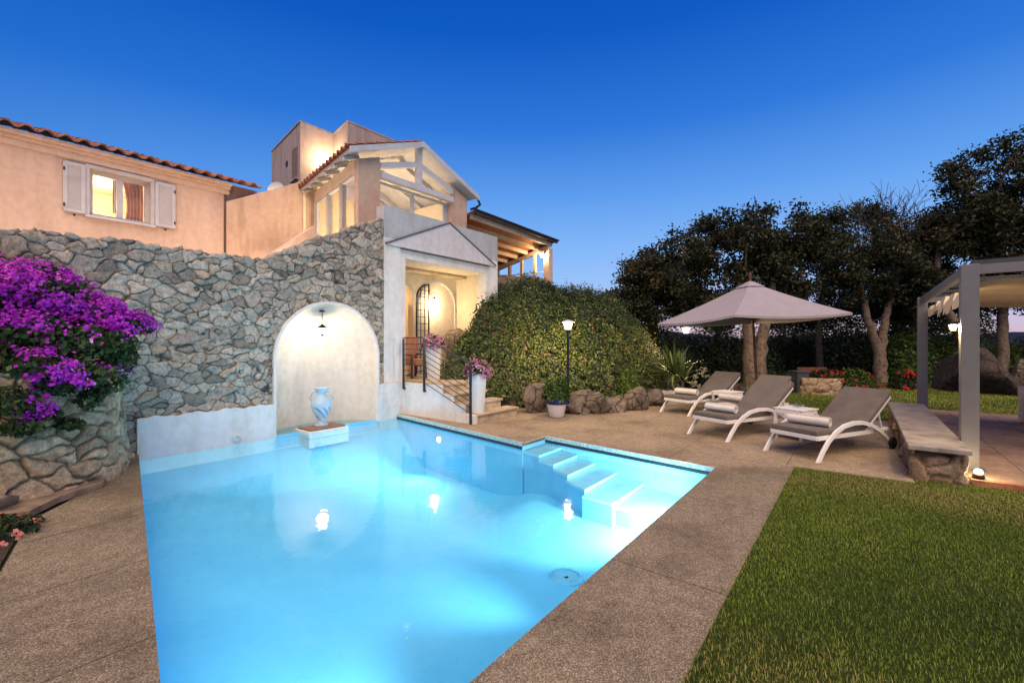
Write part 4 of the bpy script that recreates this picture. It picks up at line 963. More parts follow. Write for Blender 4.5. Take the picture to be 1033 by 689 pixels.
n = 150000; P = rng.uniform((7.0, 3.8), (13.7, 9.2), (n, 2)); z = bankz(P); e = .02
nx_ = (bankz(P+[e, 0])-z)/e; ny_ = (bankz(P+[0, e])-z)/e; nrm = np.stack([-nx_, -ny_, np.ones(n)], 1); ln = np.linalg.norm(nrm, axis=1)
ok = (z > 0) & ~((P[:, 0] < 9.25) & (P[:, 1] > YW-.1)) & (rng.random(n) < ln/3.6) & (ln < 20); P, z, nrm = P[ok], z[ok], nrm[ok]/ln[ok][:, None]
m_ = len(P); 
C = np.column_stack([P, z])+nrm*(rng.beta(1.3, 2.4, m_)*.42-.06)[:, None]
tn = .42+.2*fnoise(C, 2.2, 41)+.12*fnoise(C, 7, 42)+rng.normal(0, .24, m_)
tn = tn-.30*np.clip((C[:, 2]-1.7)/1.0, 0, 1)  # leaves painted darker upwards, where the low lamp's light thins out
C2 = np.concatenate([C, C+rng.normal(0, .05, C.shape)]); tn2 = np.concatenate([tn, tn+rng.normal(0, .12, m_)])
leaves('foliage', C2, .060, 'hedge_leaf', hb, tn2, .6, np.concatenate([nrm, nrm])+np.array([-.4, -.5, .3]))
ks = rng.choice(m_, 420); SH = []; ST = []
for i in ks:
    p0 = np.column_stack([P, z])[i]; d_ = nrm[i]+np.array([0, 0, .55])+rng.normal(0, .35, 3); d_ /= np.linalg.norm(d_); L_ = rng.uniform(.18, .46); tq = rng.normal(.62, .16)
    for q_ in range(9): SH.append(p0+d_*(L_*q_/8+.12)+np.array([0, 0, -.10*(q_/8)**2])+rng.normal(0, .018, 3)); ST.append(tq+rng.normal(0, .08)-.25*max(0, p0[2]-1.9))  # shoots high on the bank get the same shade in their tint
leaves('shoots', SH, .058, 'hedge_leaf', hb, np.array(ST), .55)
# tufts of ornamental shrubs at its foot
def bush(name, label, cat, c, r, n, size, leafm, parent=None, group=None, tb=.5, stem='bark', flat_=1., asp=.5, flowers=None):
    o = thing(name, label, cat, (c[0], c[1], c[2]), group)
    u = unit(n); rad = rng.uniform(.35, 1, n)**.5; C = u*rad[:, None]*np.array(r); C[:, 2] = np.abs(C[:, 2])*1.0 if flat_ else C[:, 2]
    lump = 1+.22*fnoise(u*2.2, 2.0, n % 97)
    C = C*lump[:, None]; C[:, 2] += .02
    C += np.array(c)
    leaves('foliage', C, size, leafm, o, tb+.2*fnoise(C, 3.5/max(r), 7)+rng.normal(0, .17, n), asp, u)
    b = MB()
    for k in range(7):
        a = rng.uniform(0, 2*PI); d = Vector((math.cos(a)*r[0]*.5, math.sin(a)*r[1]*.5, r[2]*.75)); cc = Vector(c)
        b.tube([cc+Vector((0, 0, -.02)), cc+d*.5+Vector((0, 0, .03)), cc+d], [.014*max(r)+.004, .01*max(r)+.003, .004], 6)
    b.build('stems', stem, o, 60)
    if flowers:
        fm, nf, fs, per, nm = flowers
        uu = unit(nf*4); uu = uu[(uu[:, 2] > -.05)]; uu = uu[(uu@np.array([-CA, -SA, .3])) > -.2][:nf]
        cc = uu*np.array(r)*1.03*(1+.2*fnoise(uu*2.2, 2.0, n % 97))[:, None]+np.array(c)
        pts = np.repeat(cc, per, 0)+rng.normal(0, fs*.45, (len(cc)*per, 3)); leaves(nm, pts, fs, fm, o, .5+rng.normal(0, .25, len(pts)), .85, np.repeat(uu, per, 0))
    return o
q = G(632, 411); bush('shrub', 'feathery dark green shrub in front of the hedge by the boulders', 'shrub', (q.x+.16, q.y+.02, .22), (.42, .36, .66), 3000, .07, 'shrub_leaf', asp=.22, tb=.6)
q = G(592, 408); bush('shrub', 'low leafy plant on the boulder edging right of the lamp post', 'shrub', (q.x+.1, q.y+.12, .34), (.38, .3, .26), 1100, .075, 'shrub_leaf', tb=.4)
q = G(655, 409); bush('shrub', 'low green shrub at the right end of the boulder edging', 'shrub', (q.x+.2, q.y+.12, .25), (.35, .3, .42), 1300, .07, 'shrub_dark', asp=.3, tb=.6)
q = G(668, 404); bush('shrub', 'upright leafy shrub between the hedge and the yucca', 'shrub', (q.x+.35, q.y+.35, .05), (.5, .45, .95), 2600, .07, 'shrub_leaf', asp=.4, tb=.45)
# boulders along the foot
bl = [(545, 417, .52, .48, 'big rounded boulder left of the blue rimmed pot'), (527, 411, .55, .56, 'dark boulder tucked beside the lower stair steps'), (506, 401, .50, .62, 'brown boulder beside the upper stair steps under the hedge'), (588, 418, .56, .40, 'tan boulder just right of the blue rimmed pot'), (608, 418, .55, .38, 'wide boulder in the hedge edging below the lamp'),
      (627, 416, .46, .36, 'low boulder in the middle of the hedge edging'), (643, 414, .44, .40, 'pointed boulder toward the right of the hedge edging'), (659, 410, .46, .36, 'brown boulder near the end of the hedge edging'), (675, 404, .46, .62, 'tall dark boulder ending the edging near the trough')]
for i, (x, y, rx, rzz, lab) in enumerate(bl):
    q = G(x, y); q = q+FWD*rx*.55
    boulder('boulder', (q.x, q.y, rzz*.34), (rx, rx*.7, rzz), 'rock', lab, group='boulders edging the hedge', seed=50+i)
for i, (x, y) in enumerate(((560, 401), (597, 402), (618, 402), (640, 401))):
    q = G(x, y+9)+FWD*.38; boulder('boulder', (q.x, q.y, .34), (.2, .16, .11), 'rock', ('flat stone behind the blue rimmed pot', 'flat capping stone above the wide boulder', 'small capping stone on the hedge edging', 'capping stone near the feathery shrub')[i], group='boulders edging the hedge', seed=80+i)
q = CZ(532, 281, 15.2); boulder('boulder', (q.x, q.y, 3.22), (1.7, .9, .72), 'rock', 'large bare rock on top of the hedge below the veranda', seed=91)
# blue and white pot with plant
q = G(561.5, 420.5)
t = thing('plant_pot', 'white pot with cobalt blue rim by the boulder edging', 'plant pot', q)
MB().lathe([(.13, 0), (.15, .02), (.195, .27), (.185, .27), (.12, .03)], q, 28, True).build('pot', 'pot_white', t, 50)
MB().lathe([(.20, .262), (.215, .275), (.215, .345), (.20, .35), (.185, .345), (.18, .265)], q, 28, False).build('rim', 'pot_blue', t, 50); MB().lathe([(.185, .31), (.0, .325)], q, 20).build('soil', 'soil', t)
bush('potted_shrub', 'leafy green shrub growing in the blue rimmed pot', 'potted plant', (q.x, q.y, .33), (.30, .28, .45), 1100, .075, 'shrub_leaf', tb=.35)
# ================================================================ GARDEN LAMPS
def lamp_post(label, base, hz):
    t = thing('garden_lamp', label, 'garden lamp', base, 'lit garden lamp posts'); B = Vector(base)
    MB().lathe([(.07, 0), (.07, .03), (.03, .06), (.026, hz-.14-base[2])], B, 14).build('post', 'iron', t, 40)
    hd = Vector((B.x, B.y, hz))
    MB().lathe([(.05, -.16), (.06, -.13), (.055, -.115)], hd, 16).build('collar', 'iron', t, 40)
    MB().lathe([(.062, -.112), (.10, .035)], hd, 18).build('glass', 'glow', t, 40)
    MB().lathe([(.135, .036), (.13, .05), (.06, .075), (.02, .085)], hd, 18).build('cap', 'white_metal', t, 40)
    return t, hd
p = CZ(573, 398, 9.35); t, hd = lamp_post('lit garden lamp in front of the hedge behind the blue rimmed pot', (p.x, p.y, .05), 1.86); light('lamp_light', 'POINT', hd+Vector((0, 0, -.04)), 230, (1, .75, .40), .05, t)
p = CZ(692, 380, 12.6); t, hd = lamp_post('lit garden lamp behind the yucca left of the parasol pole', (p.x, p.y, 0), 1.84); light('lamp_light', 'POINT', hd+Vector((0, 0, -.04)), 170, (1, .70, .36), .05, t)
# ================================================================ TALL PLANTERS ON THE STAIR
def tall_planter(c, label, pl_label, seed):
    c = Vector(c); t = thing('tall_planter', label, 'planter', c, 'tall white planters on the stair')
    MB().lathe([(.125, 0), (.13, .012), (.175, .72), (.18, .735), (.165, .735), (.155, .70)], c, 4*7, False).build('pot', 'pot_white', t, 40); MB().lathe([(.16, .69), (0, .70)], c, 20).build('soil', 'soil', t)
    return bush('potted_flowers', pl_label, 'flowers', (c.x, c.y, c.z+.70), (.24, .24, .24), 500, .06, 'boug_leaf', tb=.4, flowers=('pink_petal', 75, .045, 7, 'blossoms'))
tall_planter((6.33, 5.70, .165), 'tall white planter on the lowest stair step by the rail end', 'pink and violet flowers in the planter on the lowest step', 1)
tall_planter((6.62, 7.22, .66), 'tall white planter on the stair landing behind the railing', 'pink flowers in the planter on the stair landing', 2)
# ================================================================ TROUGH + YUCCA + WHITE HYDRANGEA
q = G(686, 409)+FWD*.2
t = thing('planter_trough', 'long pale stone trough with dark blue pebbles behind the first lounger', 'trough', q)
rzt = math.atan2(RGT.y, RGT.x)
MB().box(q+Vector((0, 0, .17)), (.80, .34, .34), rzt, .02).build('box', 'trough', t, 40)
b = MB()
for k in range(40): 
    s, w_ = random.uniform(-.36, .36), random.uniform(-.13, .13); b.lathe([(0, -.02), (.03, 0), (.02, .022), (0, .027)], q+RGT*s+FWD*w_+Vector((0, 0, .345)), 7, False)
b.build('pebbles', 'navy', t, 60)
t = thing('yucca', 'spiky green yucca growing in the pale stone trough', 'yucca', q+Vector((0, 0, .34)))
b = MB(); heads = [(q+RGT*-.08+Vector((0, 0, .72)), 60), (q+RGT*.16+FWD*.05+Vector((0, 0, .56)), 46)]
for hd_, _ in heads: b.tube([Vector((hd_.x, hd_.y, .33)), hd_], [.035, .025], 8)
b.build('stem', 'bark', t, 60)
VV, FF, TT = [], [], []
for hd_, nl_ in heads:
    for k in range(nl_):
        a = random.uniform(0, 2*PI); el = random.uniform(-.1, 1.4); L = random.uniform(.62, .95); d = Vector((math.cos(a)*math.cos(el), math.sin(a)*math.cos(el), math.sin(el))); sd = Vector((-math.sin(a), math.cos(a), 0))
        p0 = len(VV)
        for s_, wd_ in ((0, .014), (.35, .027), (.7, .018), (1., .001)):
            c = hd_+d*L*s_+Vector((0, 0, -.22*L*s_*s_*math.cos(el))); VV += [c+sd*wd_, c-sd*wd_]
        tq = random.random()
        for j in range(3): FF.append((p0+2*j, p0+2*j+1, p0+2*j+3, p0+2*j+2)); TT.append(tq)
np_mesh('leaves', [tuple(v) for v in VV], FF, 'yucca', t, {'tint': ('FACE', TT)})
q = CZ(705, 392, 12.4); bush('hydrangea', 'shrub with creamy white flower heads right of the yucca', 'flowering shrub', (q.x, q.y, 0), (.5, .45, .75), 1300, .09, 'shrub_dark', tb=.5, flowers=('cream_petal', 22, .06, 16, 'blossoms'))
q = CZ(728, 390, 13.4); bush('flower_clump', 'low mixed pink and white flowers behind the first lounger', 'flowers', (q.x, q.y, 0), (.9, .4, .5), 1500, .08, 'shrub_dark', tb=.5, flowers=('coral_petal', 14, .05, 12, 'blossoms'))
for i, (x, y) in enumerate(((712, 394), (726, 397), (748, 397), (738, 395))):
    q = G(x, y+2.5); boulder('boulder', (q.x, q.y, .12), (.28, .2, .2), 'rock', ('round stone beside the hydrangea', 'reddish stone right behind the first lounger back', 'stone next to the parasol pole on the lawn', 'pale stone between the flowers and the lawn')[i], group='stones edging the back bed', seed=120+i)
# ================================================================ LOUNGERS
def lounger():
    t = thing('sun_lounger', 'x', 'sun lounger', (0, 0, 0), 'sun loungers on the patio')
    b = MB(); W = .31
    for s in (-1, 1): b.bar((0, s*W, .285), (1.22, s*W, .265), .03, .055, .006); b.bar((1.22, s*W, .265), (1.72, s*W, .27), .03, .045, .006)
    b.bar((.0, -W, .285), (.0, W, .285), .03, .055, .006); b.bar((1.2, -W, .265), (1.2, W, .265), .03, .04); b.bar((1.72, -W, .27), (1.72, W, .27), .03, .04)
    for x in np.linspace(.12, 1.1, 8): b.bar((x, -W, .282), (x, W, .282), .04, .012)
    b.build('frame', 'white_metal', t)
    th = math.radians(33); d = Vector((math.cos(th), 0, math.sin(th))); nrm = Vector((-math.sin(th), 0, math.cos(th)))
    hg = Vector((1.16, 0, .29)); e = hg+d*.80
    b = MB()
    for s in (-1, 1): b.bar(hg+Vector((0, s*(W-.02), 0)), e+Vector((0, s*(W-.02), 0)), .028, .035, .005); b.bar(hg+d*.5+Vector((0, s*(W-.06), 0)), Vector((1.68, s*(W-.06), .27)), .02, .02)
    b.bar(e+Vector((0, -W+.02, 0)), e+Vector((0, W-.02, 0)), .028, .035)
    b.build('back_frame', 'white_metal', t)
    b = MB(); b.box((.575, 0, .345), (1.17, .63, .075), 0, .022); o = b.build('seat_cushion', 'cushion', t, 40)
    b = MB(); c = hg+d*.43+nrm*.062; R = Matrix.Rotation(-th, 4, 'Y'); b.box(c, (.84, .63, .075), 0, .022, R); b.build('back_cushion', 'cushion', t, 40)
    for s in (-1, 1):
        y = s*.355; pts = [(-.06, 0), (.05, .13), (.17, .245), (.33, .345), (.52, .41), (.74, .435), (.96, .425), (1.18, .375), (1.38, .29), (1.56, .185), (1.66, .10)]
        b = MB(); vs = []
        for i, (x, z) in enumerate(pts):
            a = Vector(pts[max(i-1, 0)]); c_ = Vector(pts[min(i+1, len(pts)-1)]); tg = (c_-a).normalized(); nn_ = Vector((-tg.y, tg.x))*.026
            if i == 0: nn_ = Vector((-.035, 0))
            for dy in (-.016, .016): vs += [(x+nn_.x, y+dy, z+nn_.y), (x-nn_.x, y+dy, z-nn_.y)]
        k = len(pts); fs = []
        for i in range(k-1):
            o_ = 4*i; fs += [(o_, o_+2, o_+6, o_+4), (o_+1, o_+3, o_+7, o_+5), (o_, o_+1, o_+5, o_+4), (o_+2, o_+3, o_+7, o_+6)]
        fs += [(0, 1, 3, 2), (4*k-4, 4*k-3, 4*k-1, 4*k-2)]
        b.add(vs, fs).build('leg', 'white_metal', t, 50)
        wh = MB(); wh.lathe([(.03, -.022), (.075, -.022), (.085, -.012), (.085, .012), (.075, .022), (.03, .022)], (0, 0, 0), 22); wh.v = [(x+1.68, z+y+s*.035, yy+.086) for x, yy, z in wh.v]; wo = wh.build('wheel', 'rubber', t, 40)
        hb_ = MB(); hb_.lathe([(.03, -.026), (.03, .026)], (0, 0, 0), 14); hb_.v = [(x+1.68, z+y+s*.035, yy+.086) for x, yy, z in hb_.v]; hb_.build('hub', 'grey_box', wo, 40)
    return t
def towel():
    t = MB(); pts = []; n = 58
    for i in range(n+1):
        a = i/n*2*PI*3.2; r = .016+.052*i/n; pts.append((r*math.cos(a), r*math.sin(a)))
    L = .25; vs = []
    for y in np.linspace(-L, L, 7):
        for x, z in pts: vs.append((x, y, z+.070))
        for x, z in pts: vs.append((x*.86, y, z*.86+.070))
    m = 2*(n+1); fs = []
    for k in range(6):
        for o_ in (0, n+1): fs += [(k*m+o_+i, k*m+o_+i+1, (k+1)*m+o_+i+1, (k+1)*m+o_+i) for i in range(n)]
        fs += [(k*m+n, k*m+2*n+1, (k+1)*m+2*n+1, (k+1)*m+n)]
    for k in (0, 6): fs += [(k*m+i, k*m+i+1, k*m+n+2+i, k*m+n+1+i) for i in range(n)]
    t.add(vs, fs); return tag(t.build('rolled_towel', 'towel', None, 50), 'x', 'towel', 'rolled towels on the loungers')
lg = lounger(); tw_ = towel()
LNG = [((6.96, .69), -26, 'front right lounger nearest the lawn, taupe cushions, white arched legs', .34, 8), ((7.50, 1.86), -23, 'lounger between the two side tables with the shaded mid backrest', .27, 4),
       ((8.98, 2.02), -22, 'lounger mostly hidden behind the middle one, beside the parasol pole', .30, -6), ((9.52, 3.02), -21, 'farthest left lounger in front of the stone trough', .32, 5)]
TLB = ['rolled cream towel on the front right lounger', 'rolled cream towel on the lounger between the side tables', 'rolled cream towel on the mostly hidden lounger', 'small rolled towel on the farthest left lounger']
for i, ((x, y), a, lab, tx0, ta) in enumerate(LNG):
    o = lg if i == 0 else copy_tree(lg); o.location = (x, y, 0); o.rotation_euler = (0, 0, math.radians(a)); o.scale = (.975,)*3; o['label'] = lab
    q = tw_ if i == 0 else copy_tree(tw_); ca, sa = math.cos(math.radians(a)), math.sin(math.radians(a))
    q.location = (x+ca*tx0, y+sa*tx0, .3735); q.rotation_euler = (0, 0, math.radians(a+ta)); q['label'] = TLB[i]
def side_table():
    t = thing('side_table', 'x', 'side table', (0, 0, 0), 'white side tables by the loungers'); b = MB()
    for k in range(6): b.box((0, -.19+.076*k, .465), (.44, .06, .02), 0, .004)
    b.build('table_top', 'white_metal', t); b = MB()
    for s in (-1, 1): b.box((0, s*.195, .425), (.40, .022, .055)); b.box((s*.205, 0, .425), (.022, .37, .055))
    b.build('apron', 'white_metal', t)
    for sx in (-1, 1):
        for sy in (-1, 1): MB().box((sx*.195, sy*.195, .199), (.04, .04, .397)).build('leg', 'white_metal', t)
    MB().box((0, 0, .14), (.37, .37, .018)).build('lower_shelf', 'white_metal', t)
    return t
tb = side_table(); tb.location = (8.22, .78, 0); tb.rotation_euler = (0, 0, math.radians(-25)); tb['label'] = 'white slatted side table beside the front right lounger'
o = copy_tree(tb); o.location = (10.12, 2.16, 0); o.rotation_euler = (0, 0, math.radians(-22)); o['label'] = 'white side table between the two rear loungers'
# glass dish on the near table
t = thing('glass_bowl', 'shallow clear glass bowl on the near white side table', 'bowl', (8.28, .76, .477)); MB().lathe([(.04, 0), (.07, .012), (.10, .05), (.095, .05), (.06, .016)], (8.28, .76, .477), 20).build('bowl', 'glass', t, 50)
# ================================================================ PARASOL
uc = CZ(762, 406, 11.0); uc.z = 0
um = thing('parasol', 'large open grey square parasol on a dark wooden pole', 'parasol', uc)
ctr = uc+RGT*-.25+Vector((0, 0, 2.055))
ang0 = math.radians(-4); toward = -Vector((uc.x, uc.y, 0)).normalized(); side = Vector((-toward.y, toward.x, 0))
if side.dot(RGT) < 0: side = -side
corn = []
for k in range(4):
    a = ang0+k*PI/2; d = toward*math.cos(a)+side*math.sin(a)
    corn.append(ctr+d*2.1+Vector((0, 0, .036*2.1*d.dot(side))))
apex = ctr+RGT*.12+Vector((0, 0, .90)); vent = .17
def canopy(thick):
    b = MB(); n = 12
    for k in range(4):
        A, B = corn[k], corn[(k+1) % 4]; vs = []; 
        for i in range(n+1):
            s = i/n
            for j in range(n+1):
                u = j/n; e = A.lerp(B, u); p_ = apex.lerp(e, s); sag = -.16*s*(1-s)-.10*math.sin(PI*u)*s*s*.6
                vs.append(p_+Vector((0, 0, sag-thick)))
        b.add(vs, [(i*(n+1)+j, i*(n+1)+j+1, (i+1)*(n+1)+j+1, (i+1)*(n+1)+j) for i in range(n) for j in range(n)])
        rim = [A.lerp(B, j/n)+Vector((0, 0, -.06*math.sin(PI*j/n)-thick)) for j in range(n+1)]
        if thick == 0: b.add(rim+[p_+Vector((0, 0, -.05)) for p_ in rim], [(j, j+1, n+2+j, n+1+j) for j in range(n)])
    return b
canopy(0).build('canopy', 'umbrella', um, 40)
b = MB(); vs = []
for k in range(4):
    A, B = corn[k], corn[(k+1) % 4]; b.add([apex+Vector((0, 0, .03)), apex.lerp(A, .16)+Vector((0, 0, .006)), apex.lerp(B, .16)+Vector((0, 0, .006))], [(0, 1, 2)])
b.build('vent_cap', 'umbrella', um)
pb = uc+RGT*.06; MB().tube([pb, apex+Vector((0, 0, .16))], .032, 12).build('pole', 'brown_wood', um, 60)
MB().lathe([(.02, 0), (.045, .05), (.02, .1), (.0, .14)], apex+Vector((0, 0, .12)), 10).build('finial', 'brown_wood', um, 60)
for k in range(4): 
    d = corn[k]; b = MB(); b.tube([apex.lerp(d, s_)+Vector((0, 0, -.16*s_*(1-s_)-.035)) for s_ in np.linspace(.03, .99, 9)], .014, 6); b.build('rib', 'brown_wood', um)
    MB().bar(pb.lerp(apex, .68), apex.lerp(d, .5)+Vector((0, 0, -.095)), .018, .024).build('strut', 'brown_wood', um)
MB().box(uc+Vector((0, 0, .045)), (.6, .6, .09), .4, .02).build('base', 'slab', um)
# ================================================================ SEAT WALL
sl = thing('seat_wall', 'low rust stone seat wall with grey slab top beside the pergola', 'seat wall', (8.8, -.67, 0))
path = np.array([(11.0, -.475), (6.62, -.475), (6.70, -.875), (11.0, -.875)]); seg = np.linalg.norm(np.diff(path, axis=0), axis=1); cum = np.concatenate([[0], np.cumsum(seg)])
def seatP(U, V):
    uu, vv = np.meshgrid(U, V, indexing='ij'); X = np.interp(uu, cum, path[:, 0]); Y = np.interp(uu, cum, path[:, 1])
    nxn = np.where(uu < cum[1], 0, np.where(uu < cum[2], -.98, 0)); nyn = np.where(uu < cum[1], 1, np.where(uu < cum[2], -.19, -1))
    return uu, vv, np.stack([X, Y, vv], -1), np.stack([nxn, nyn, np.zeros_like(X)], -1)
rubble('stonework', seatP, np.linspace(0, cum[-1], 460), np.linspace(-.05, .32, 24), 'stone_red', sl, (.34, .22), 12, .035, joint=.035)
MB().box((8.79, -.675, .344), (4.44, .50, .05), 0, .008).build('slab_top', 'slab', sl)
# ================================================================ PERGOLA
sheet('pergola_floor', [(6.78, -.93), (13.1, -.90), (13.1, -7), (6.85, -7)], .05, 'tile_floor', th=.02)
sheet('pergola_kerb', [(6.70, -.935), (6.776, -.93), (6.846, -7), (6.77, -7)], .052, 'terracotta', th=.10)
pg = thing('pergola', 'grey metal pergola with cream shade cloth on square posts', 'pergola', (9.8, -3, 0))
PX, PY, PZ = (7.25, 12.05), (-.99, -4.9), 2.37
for x in PX:
    for y in PY:
        o = MB().box((x, y, (.05+PZ)/2), (.15, .15, PZ-.05), 0, .006).build('post', 'alu', pg); MB().box((x, y, .056), (.26, .26, .012)).build('base_plate', 'alu', o)
for y in PY: MB().bar((PX[0]+.077, y, PZ-.055), (PX[1]-.077, y, PZ-.055), .08, .10).build('beam', 'alu', pg)
for x in PX: MB().bar((x, PY[0]-.077, PZ-.055), (x, PY[1]+.077, PZ-.055), .08, .10).build('beam', 'alu', pg)
for k in range(6): x = PX[0]+.01+k*(PX[1]-PX[0]-.02)/5; MB().bar((x, PY[0]-.02, PZ+.024), (x, PY[1]-.3, PZ+.024), .04, .05).build('rafter', 'rafter', pg)
# shade cloth: waves between the rafters, folded at its edge
b = MB(); nu, nv = 121, 40; vs = []
for i in range(nu):
    s = i/(nu-1); x = 7.40+s*4.55
    for j in range(nv):
        v = j/(nv-1); y = -1.08-v*3.7
        sag = .10*abs(math.sin(PI*s*5))*(.7+.3*math.sin(PI*v))+.05*math.sin(PI*v); edge = .10*math.exp(-v*22)*(.5+.5*math.sin(s*95))
        vs.append((x, y+.02*math.sin(s*95)*math.exp(-v*18), 2.235-sag-edge-.02*math.sin(s*40+v*6)))
b.add(vs, [(i*nv+j, i*nv+j+1, (i+1)*nv+j+1, (i+1)*nv+j) for i in range(nu-1) for j in range(nv-1)])
# hanging hem along the near long edge
hv = []
for i in range(nu):
    x, y, z = vs[i*nv]; hv += [(x, y+.004, z), (x+.01, y+.012*math.sin(i*1.1), z-.13-.035*math.sin(i*.7))]
b.add(hv, [(2*i, 2*i+1, 2*i+3, 2*i+2) for i in range(nu-1)]); b.build('shade_cloth', 'canvas', pg, 60)
lq = Vector((7.27, -.862, 1.66))
t = thing('post_lamp', 'small lit lamp fixed to the front pergola post', 'wall lamp', lq)
MB().bar(lq+Vector((0, -.052, .06)), lq+Vector((0, 0, .06)), .02, .02).build('bracket', 'iron', t); MB().lathe([(.05, .035), (.035, .05), (.01, .055)], lq, 14).build('cap', 'iron', t, 40); MB().lathe([(.022, -.035), (.042, .034)], lq, 14).build('glass', 'glow', t, 40)
light('post_light', 'POINT', lq+Vector((0, 0, -.005)), 42, (1, .72, .38), .03, t)
gs = Vector((6.80, -1.00, .03))
t = thing('ground_spotlight', 'bright ground spotlight at the foot of the pergola post', 'spotlight', gs)
MB().lathe([(.045, 0), (.05, .05), (.035, .07)], gs, 14).build('housing', 'iron', t, 40); MB().lathe([(.036, .071), (.038, .095), (.026, .118), (.0, .126)], gs, 14).build('lens', 'glow', t, 40)
light('spot_light', 'POINT', gs+Vector((-.0, .0, .10)), 9, (1, .76, .45), .03, t)
# wicker sofa
wc = Vector((11.15, -2.75, .05))
t = thing('wicker_sofa', 'pale wicker sofa with cushions at the right edge under the pergola', 'sofa', wc)
MB().box(wc+Vector((0, 0, .19)), (1.5, .9, .36), .0, .03).build('base', 'wicker', t, 40)
for s in (-1, 1): MB().box(wc+Vector((s*.80, 0, .33)), (.14, .98, .64), 0, .03).build('armrest', 'wicker', t, 40)
MB().box(wc+Vector((0, -.46, .42)), (1.46, .14, .80), 0, .03).build('backrest', 'wicker', t, 40)
MB().box(wc+Vector((0, .04, .44)), (1.40, .80, .13), 0, .04).build('seat_cushion', 'pot_white', t, 40); MB().box(wc+Vector((-.3, -.26, .68)), (.5, .16, .42), .1, .05, Matrix.Rotation(.25, 4, 'X')).build('cushion', 'towel', t, 40)
# ================================================================ LEFT PLANTER WITH BOUGAINVILLEA
cps = [Vector(p) for p in ((1.50, 7.70), (1.40, 7.3), (1.25, 6.78), (1.0, 6.40), (.50, 6.14), (-.2, 5.98), (-1.2, 5.85), (-2.6, 5.7))]
def catmull(cps, n=20):
    out = []; c = [cps[0]*2-cps[1]]+cps+[cps[-1]*2-cps[-2]]
    for i in range(1, len(c)-2):
        for k in range(n):
            t = k/n; out.append(.5*((2*c[i])+(-c[i-1]+c[i+1])*t+(2*c[i-1]-5*c[i]+4*c[i+1]-c[i+2])*t*t+(-c[i-1]+3*c[i]-3*c[i+1]+c[i+2])*t**3))
    out.append(c[-2]); return out
cv = np.array([tuple(p) for p in catmull(cps)]); sg = np.linalg.norm(np.diff(cv, axis=0), axis=1); cm = np.concatenate([[0], np.cumsum(sg)])
PTOPZ = 1.22
pwn = thing('planter_wall', 'curved warm stone planter wall at the left under the bougainvillea', 'planter wall', (.5, 6.2, 0))
def planP(U, V):
    uu, vv = np.meshgrid(U, V, indexing='ij'); X = np.interp(uu, cm, cv[:, 0]); Y = np.interp(uu, cm, cv[:, 1]); e = .02
    dx = np.interp(uu+e, cm, cv[:, 0])-np.interp(uu-e, cm, cv[:, 0]); dy = np.interp(uu+e, cm, cv[:, 1])-np.interp(uu-e, cm, cv[:, 1]); l = np.hypot(dx, dy)+1e-9
    nx_, ny_ = -dy/l*-1, dx/l*-1
    nx_, ny_ = -dy/l, dx/l
    s = np.where((nx_*(-X-0)+ny_*(0-Y)) < 0, -1, 1); nx_, ny_ = nx_*s, ny_*s
    # the first metre faces the pool, not the lens
    fp = uu < 1.2; k = np.where(fp & (nx_ < 0), -1, 1); nx_, ny_ = nx_*k, ny_*k
    bat = (PTOPZ-vv)*.10                          # battered face
    return uu, vv, np.stack([X+nx_*bat, Y+ny_*bat, vv], -1), np.stack([nx_, ny_, np.zeros_like(X)], -1)
rubble('stonework', planP, np.linspace(0, cm[-1], 480), np.linspace(-.06, PTOPZ, 128), 'stone_warm', pwn, (.28, .21), 23, .042, joint=.03)
sheet('planter_soil', [tuple(p) for p in cv]+[(-2.6, 7.62), (1.48, 7.62)], PTOPZ-.05, 'soil')
# flat ledge stone at its foot
e_ = [G(x, y) for x, y in ((30, 522), (60, 507), (104, 492), (107, 487), (80, 480), (40, 490), (-10, 505), (-20, 530))]
o = MB().prism([(p.x, p.y) for p in e_], flat, .002, .06).build('ledge_stone', 'mulch', None, None, (.5, 5.8, 0)); tag(o, 'flat brown ledge stone at the foot of the planter wall', 'ledge stone')
boulder('boulder', (.15, 5.86, .08), (.55, .2, .2), 'mulch', 'long flat boulder below the planter wall', seed=140)
bg = thing('bougainvillea', 'large purple bougainvillea spilling over the stone planter wall', 'bougainvillea', (.6, 6.6, PTOPZ-.05))
blobs = [(15, 300, 4.7, .42, .33), (55, 305, 5.0, .42, .30), (95, 322, 5.2, .36, .24), (128, 330, 5.3, .25, .15), (25, 345, 4.55, .40, .30), (75, 350, 4.85, .36, .24), (108, 350, 5.0, .28, .18), (30, 280, 5.1, .38, .15), (-25, 320, 4.5, .5, .5)]
low = [(105, 385, 4.66, .2, .2), (118, 362, 5.05, .2, .16), (95, 405, 4.52, .13, .12), (15, 408, 3.98, .16, .13), (42, 420, 4.18, .13, .06), (18, 434, 3.96, .16, .06), (85, 378, 4.48, .2, .18), (60, 388, 4.26, .2, .15), (70, 430, 4.38, .12, .05), (45, 372, 4.2, .25, .14)]
def cloud(bl, n, shell=.35):
    w = np.array([b_[3]**2 for b_ in bl]); k = rng.choice(len(bl), n, p=w/w.sum()); u = unit(n); r = rng.uniform(shell, 1, n)**(1/2.2)
    c = np.array([tuple(CZ(b_[0], b_[1], b_[2])) for b_ in bl])[k]; h_ = np.array([b_[3] for b_ in bl])[k]; v_ = np.array([b_[4] for b_ in bl])[k]
    C = c+u*r[:, None]*np.stack([h_, h_, v_], 1); return C, u
C, u = cloud(blobs+low, 12500, .2); C = C+.06*np.stack([fnoise(C, 5, 1), fnoise(C, 5, 2), fnoise(C, 5, 3)], 1)
leaves('foliage', C, .062, 'boug_leaf', bg, .45+.2*fnoise(C, 4, 9)+rng.normal(0, .2, len(C)), .6)
